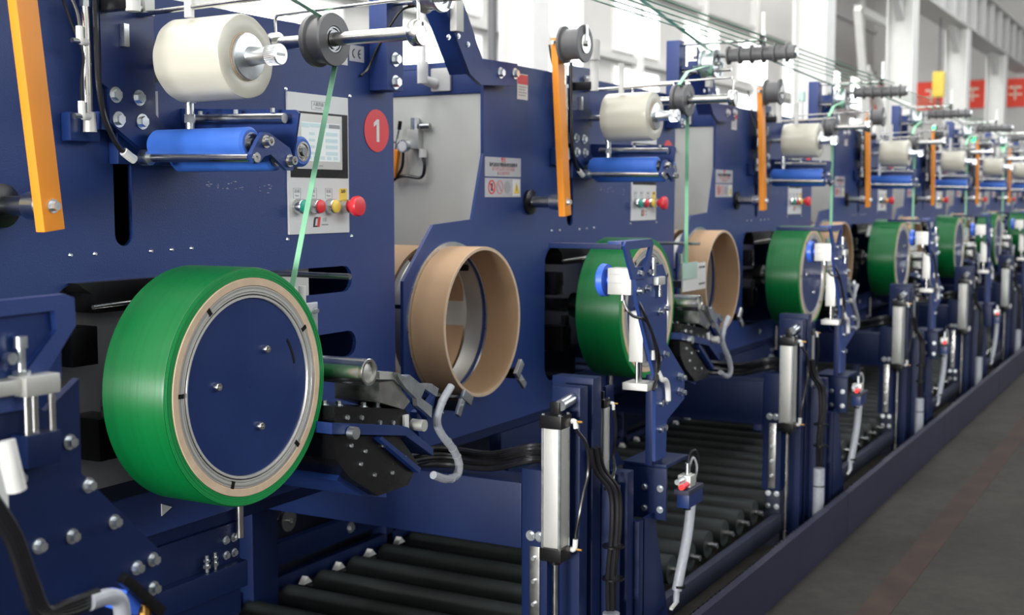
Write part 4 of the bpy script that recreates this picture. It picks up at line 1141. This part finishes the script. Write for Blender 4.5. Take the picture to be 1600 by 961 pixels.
# ================================================================= first stand at the left edge
fsn = thing('press_plate', (1.3, -.68, .3), 'large navy bolted plate of the first stand at the left edge of the photo', 'plate')
MB().prism([(.70, 1.27), (1.221, 1.262), (1.30, 1.225), (1.306, 1.225), (1.368, 1.266), (1.367, 1.115), (1.531, .949), (1.529, .78), (.70, .72)], -.66, -.645).build('plate', 'frame', fsn)
curve_plate('bracket_frame', 'blue', [(.80, 1.395), (1.335, 1.402), (1.353, 1.395), (1.355, 1.352), (1.255, 1.235), (.80, 1.24)], [[(.86, 1.372), (1.315, 1.378), (1.318, 1.348), (1.228, 1.262), (.86, 1.268)]], -.672, -.6605, fsn)
MB().box(.80, 1.335, -.66, -.652, 1.27, 1.385).build('bracket_web', 'bluesat', fsn)
for x, z in ((1.28, 1.171), (1.345, 1.169), (1.247, 1.131), (1.344, 1.019), (1.38, 1.093), (1.28, 1.019), (1.431, 1.022), (1.477, .933), (1.513, .938), (1.478, .886), (1.513, .888)):
    bolt(fsn, (x, -.66, z), r=.0085, h=.013)
for x in (1.18, 1.225):
    MB().cyl((x, -.672, 1.315), (x, -.686, 1.315), .009, seg=12).build('bolt', 'zinc', fsn)
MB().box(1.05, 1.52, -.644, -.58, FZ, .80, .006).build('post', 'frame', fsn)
MB().box(1.05, 1.62, -.705, -.55, FZ, FZ + .02).build('base_plate', 'dark', fsn)
gc0 = thing('guided_cylinder', (1.25, -.72, 1.1), 'white flange of a guided cylinder with upright screw at the left edge of the photo', 'cylinder')
MB().box(1.235, 1.298, -.70, -.60, 1.257, 1.287, .003).build('end_block', 'alu', gc0)
MB().box(1.10, 1.236, -.69, -.61, 1.262, 1.284, .003).build('side_block', 'alu', gc0)
for x, y in ((1.243, -.69), (1.288, -.69), (1.265, -.68)):
    MB().cyl((x, y, 1.257), (x, y, 1.20), .0055).build('guide_bar', 'steel', gc0)
MB().box(1.235, 1.298, -.698, -.6605, 1.15, 1.20, .003).build('body', 'frame', gc0)
MB().cyl((1.248, -.675, 1.287), (1.248, -.675, 1.330), .0065).build('screw_shank', 'zinc', gc0)
MB().cyl((1.248, -.675, 1.328), (1.248, -.675, 1.345), .010).build('screw_head', 'zinc', gc0)
MB().cyl((1.248, -.675, 1.287), (1.248, -.675, 1.294), .013, seg=6).build('nut', 'zinc', gc0)
hs = thing('hose_bundle', (1.25, -.75, .9), 'black hoses in grey spiral wrap crossing the lower left corner', 'hoses')
for j in range(4):
    MB().tube([(1.10 + j * .006, -.74 - j * .004, 1.16), (1.15 + j * .006, -.75, 1.08), (1.175 + j * .006, -.755, 1.0), (1.195 + j * .006, -.755, .955), (1.25, -.755, .938 + j * .005), (1.31, -.752, .938 + j * .005)], .007).build('hose', 'hose', hs)
MB().tube([(1.29, -.755, .943), (1.33, -.752, .94), (1.355, -.75, .925), (1.365, -.745, .88)], .013, 12).build('wrap', 'wrap', hs)
MB().tube([(1.143, -.765, 1.215), (1.147, -.77, 1.18), (1.155, -.77, 1.145)], .014, 12).build('connector', 'white', hs)
MB().prism([(1.13, 1.20), (1.16, 1.19), (1.185, 1.15), (1.185, 1.08), (1.13, 1.08)], -.715, -.705).build('pale_tag', 'label', hs)
vv = thing('valve_block', (1.42, -.74, .87), 'small valve with bright blue body at the lower left', 'valve')
MB().box(1.38, 1.42, -.73, -.692, .89, .922, .003, Matrix.Rotation(.5, 3, 'Y')).build('body', 'brightblue', vv)
MB().bar((1.375, -.735, .955), (1.455, -.735, .875), .015, .018, .002).build('lever', 'black', vv)
MB().cyl((1.43, -.725, .865), (1.43, -.725, .895), .010, seg=8).build('fitting', 'brass', vv)

# ================================================================= conveyor under the machines
cv = thing('roller_conveyor', (7, -.1, FZ), 'long conveyor of dark rollers running under the machines', 'conveyor')
rm = None
for k in range(58):
    x = 2.79 + k * .2
    if rm is None:
        rm = MB().cyl((x, -.46, .125), (x, .60, .125), .056, seg=24).build('roller', 'roller', cv)
        ax = MB().cyl((x, -.50, .125), (x, .66, .125), .012, seg=10).build('axle', 'steel', rm)
        eb = MB().prism([(x + .075, .16), (x + .125, .16), (x + .10, .185)], .585, .61).build('end_bracket', 'white', rm)
        first_x = x
    else:
        c = rm.copy(); COL.objects.link(c); c.parent = cv; c.location.x = x - first_x
        d = ax.copy(); COL.objects.link(d); d.parent = c
        d = eb.copy(); COL.objects.link(d); d.parent = c
MB().box(2.6, 14.4, .625, .665, .155, .205, .004).build('side_rail', 'frame', cv)
MB().box(2.6, 14.4, .63, .665, .245, .325, .004).build('upper_rail', 'frame', cv)
for k in range(5):
    x = 3.19 + k * L
    MB().box(x, x + .13, .58, .665, FZ, .53, .004).build('frame_leg', 'frame', cv)
    MB().lathe(x + .20, .415, [(.60, .04), (.585, .04), (.585, .006), (.60, .006)], 24).build('sprocket', 'dsteel', cv)
    MB().cyl((x + .20, .575, .415), (x + .20, .79, .415), .009).build('sprocket_shaft', 'steel', cv)
    bolt(cv, (x + .62, .63, .285), r=.015, h=.012)
    MB().box(x + .85, x + .90, .625, .70, FZ, .36, .004).build('rail_post', 'frame', cv)
MB().box(2.6, 14.4, -.545, -.51, .02, .10, .004).build('side_rail', 'dark', cv)
ch = MB()
for k in range(260):
    x = 2.6 + k * .044
    ch.box(x, x + .034, -.70, -.675, .07, .098, .004)
chn = ch.build('chain', 'black', cv)
chn['kind'] = 'stuff'
MB().box(2.6, 14.4, -.715, -.66, FZ, .065, .003).build('chain_guard', 'dark', cv)

# ================================================================= kerb panels along the aisle
kx = [-4.0, -1.55, .90, 3.38, 5.86, 8.36, 10.75, 13.2, 15.6, 18.0]
names = ['second panel behind the photographer', 'panel behind the photographer', 'panel beside the photographer', 'nearest panel in view', 'second panel in view', 'third panel in view', 'fourth panel in view', 'fifth panel in view', 'farthest panel in view']
for a, b, nm in zip(kx, kx[1:], names):
    kp = thing('kerb_panel', ((a + b) / 2, -.76, FZ), 'low navy kerb plate between conveyor and aisle, ' + nm, 'kerb panel', 'kerb panels along the aisle')
    MB().box(a + .004, b - .004, -.765, -.757, FZ, .148).build('plate', 'kerb', kp)
    MB().box(a + .004, b - .004, -.757, -.735, .140, .148).build('top_lip', 'kerb', kp)

# ================================================================= overhead straps between the guide heads
for k, y in enumerate((-.29, -.345, -.398, -.452, -.506)):
    n = 5 - k
    x1 = 3.17 + (n + 1) * L if n < 7 else 20
    r = MB().ribbon([(.6, y - .05, 2.42), (3.17, y, 2.237), (3.17 + L, y, 2.236), (x1, y, 2.236)] if n > 0 else [(.6, y, 2.42), (3.17, y, 2.237), (x1, y, 2.236)], .013)
    o = r.build('overhead_strap', 'ribbon')
    tag(o, ('green strap running overhead over the ribbed rollers, ' + ('innermost', 'second from the machines', 'middle one', 'second from the aisle', 'outermost towards the aisle')[k]), 'strap', 'overhead green straps')
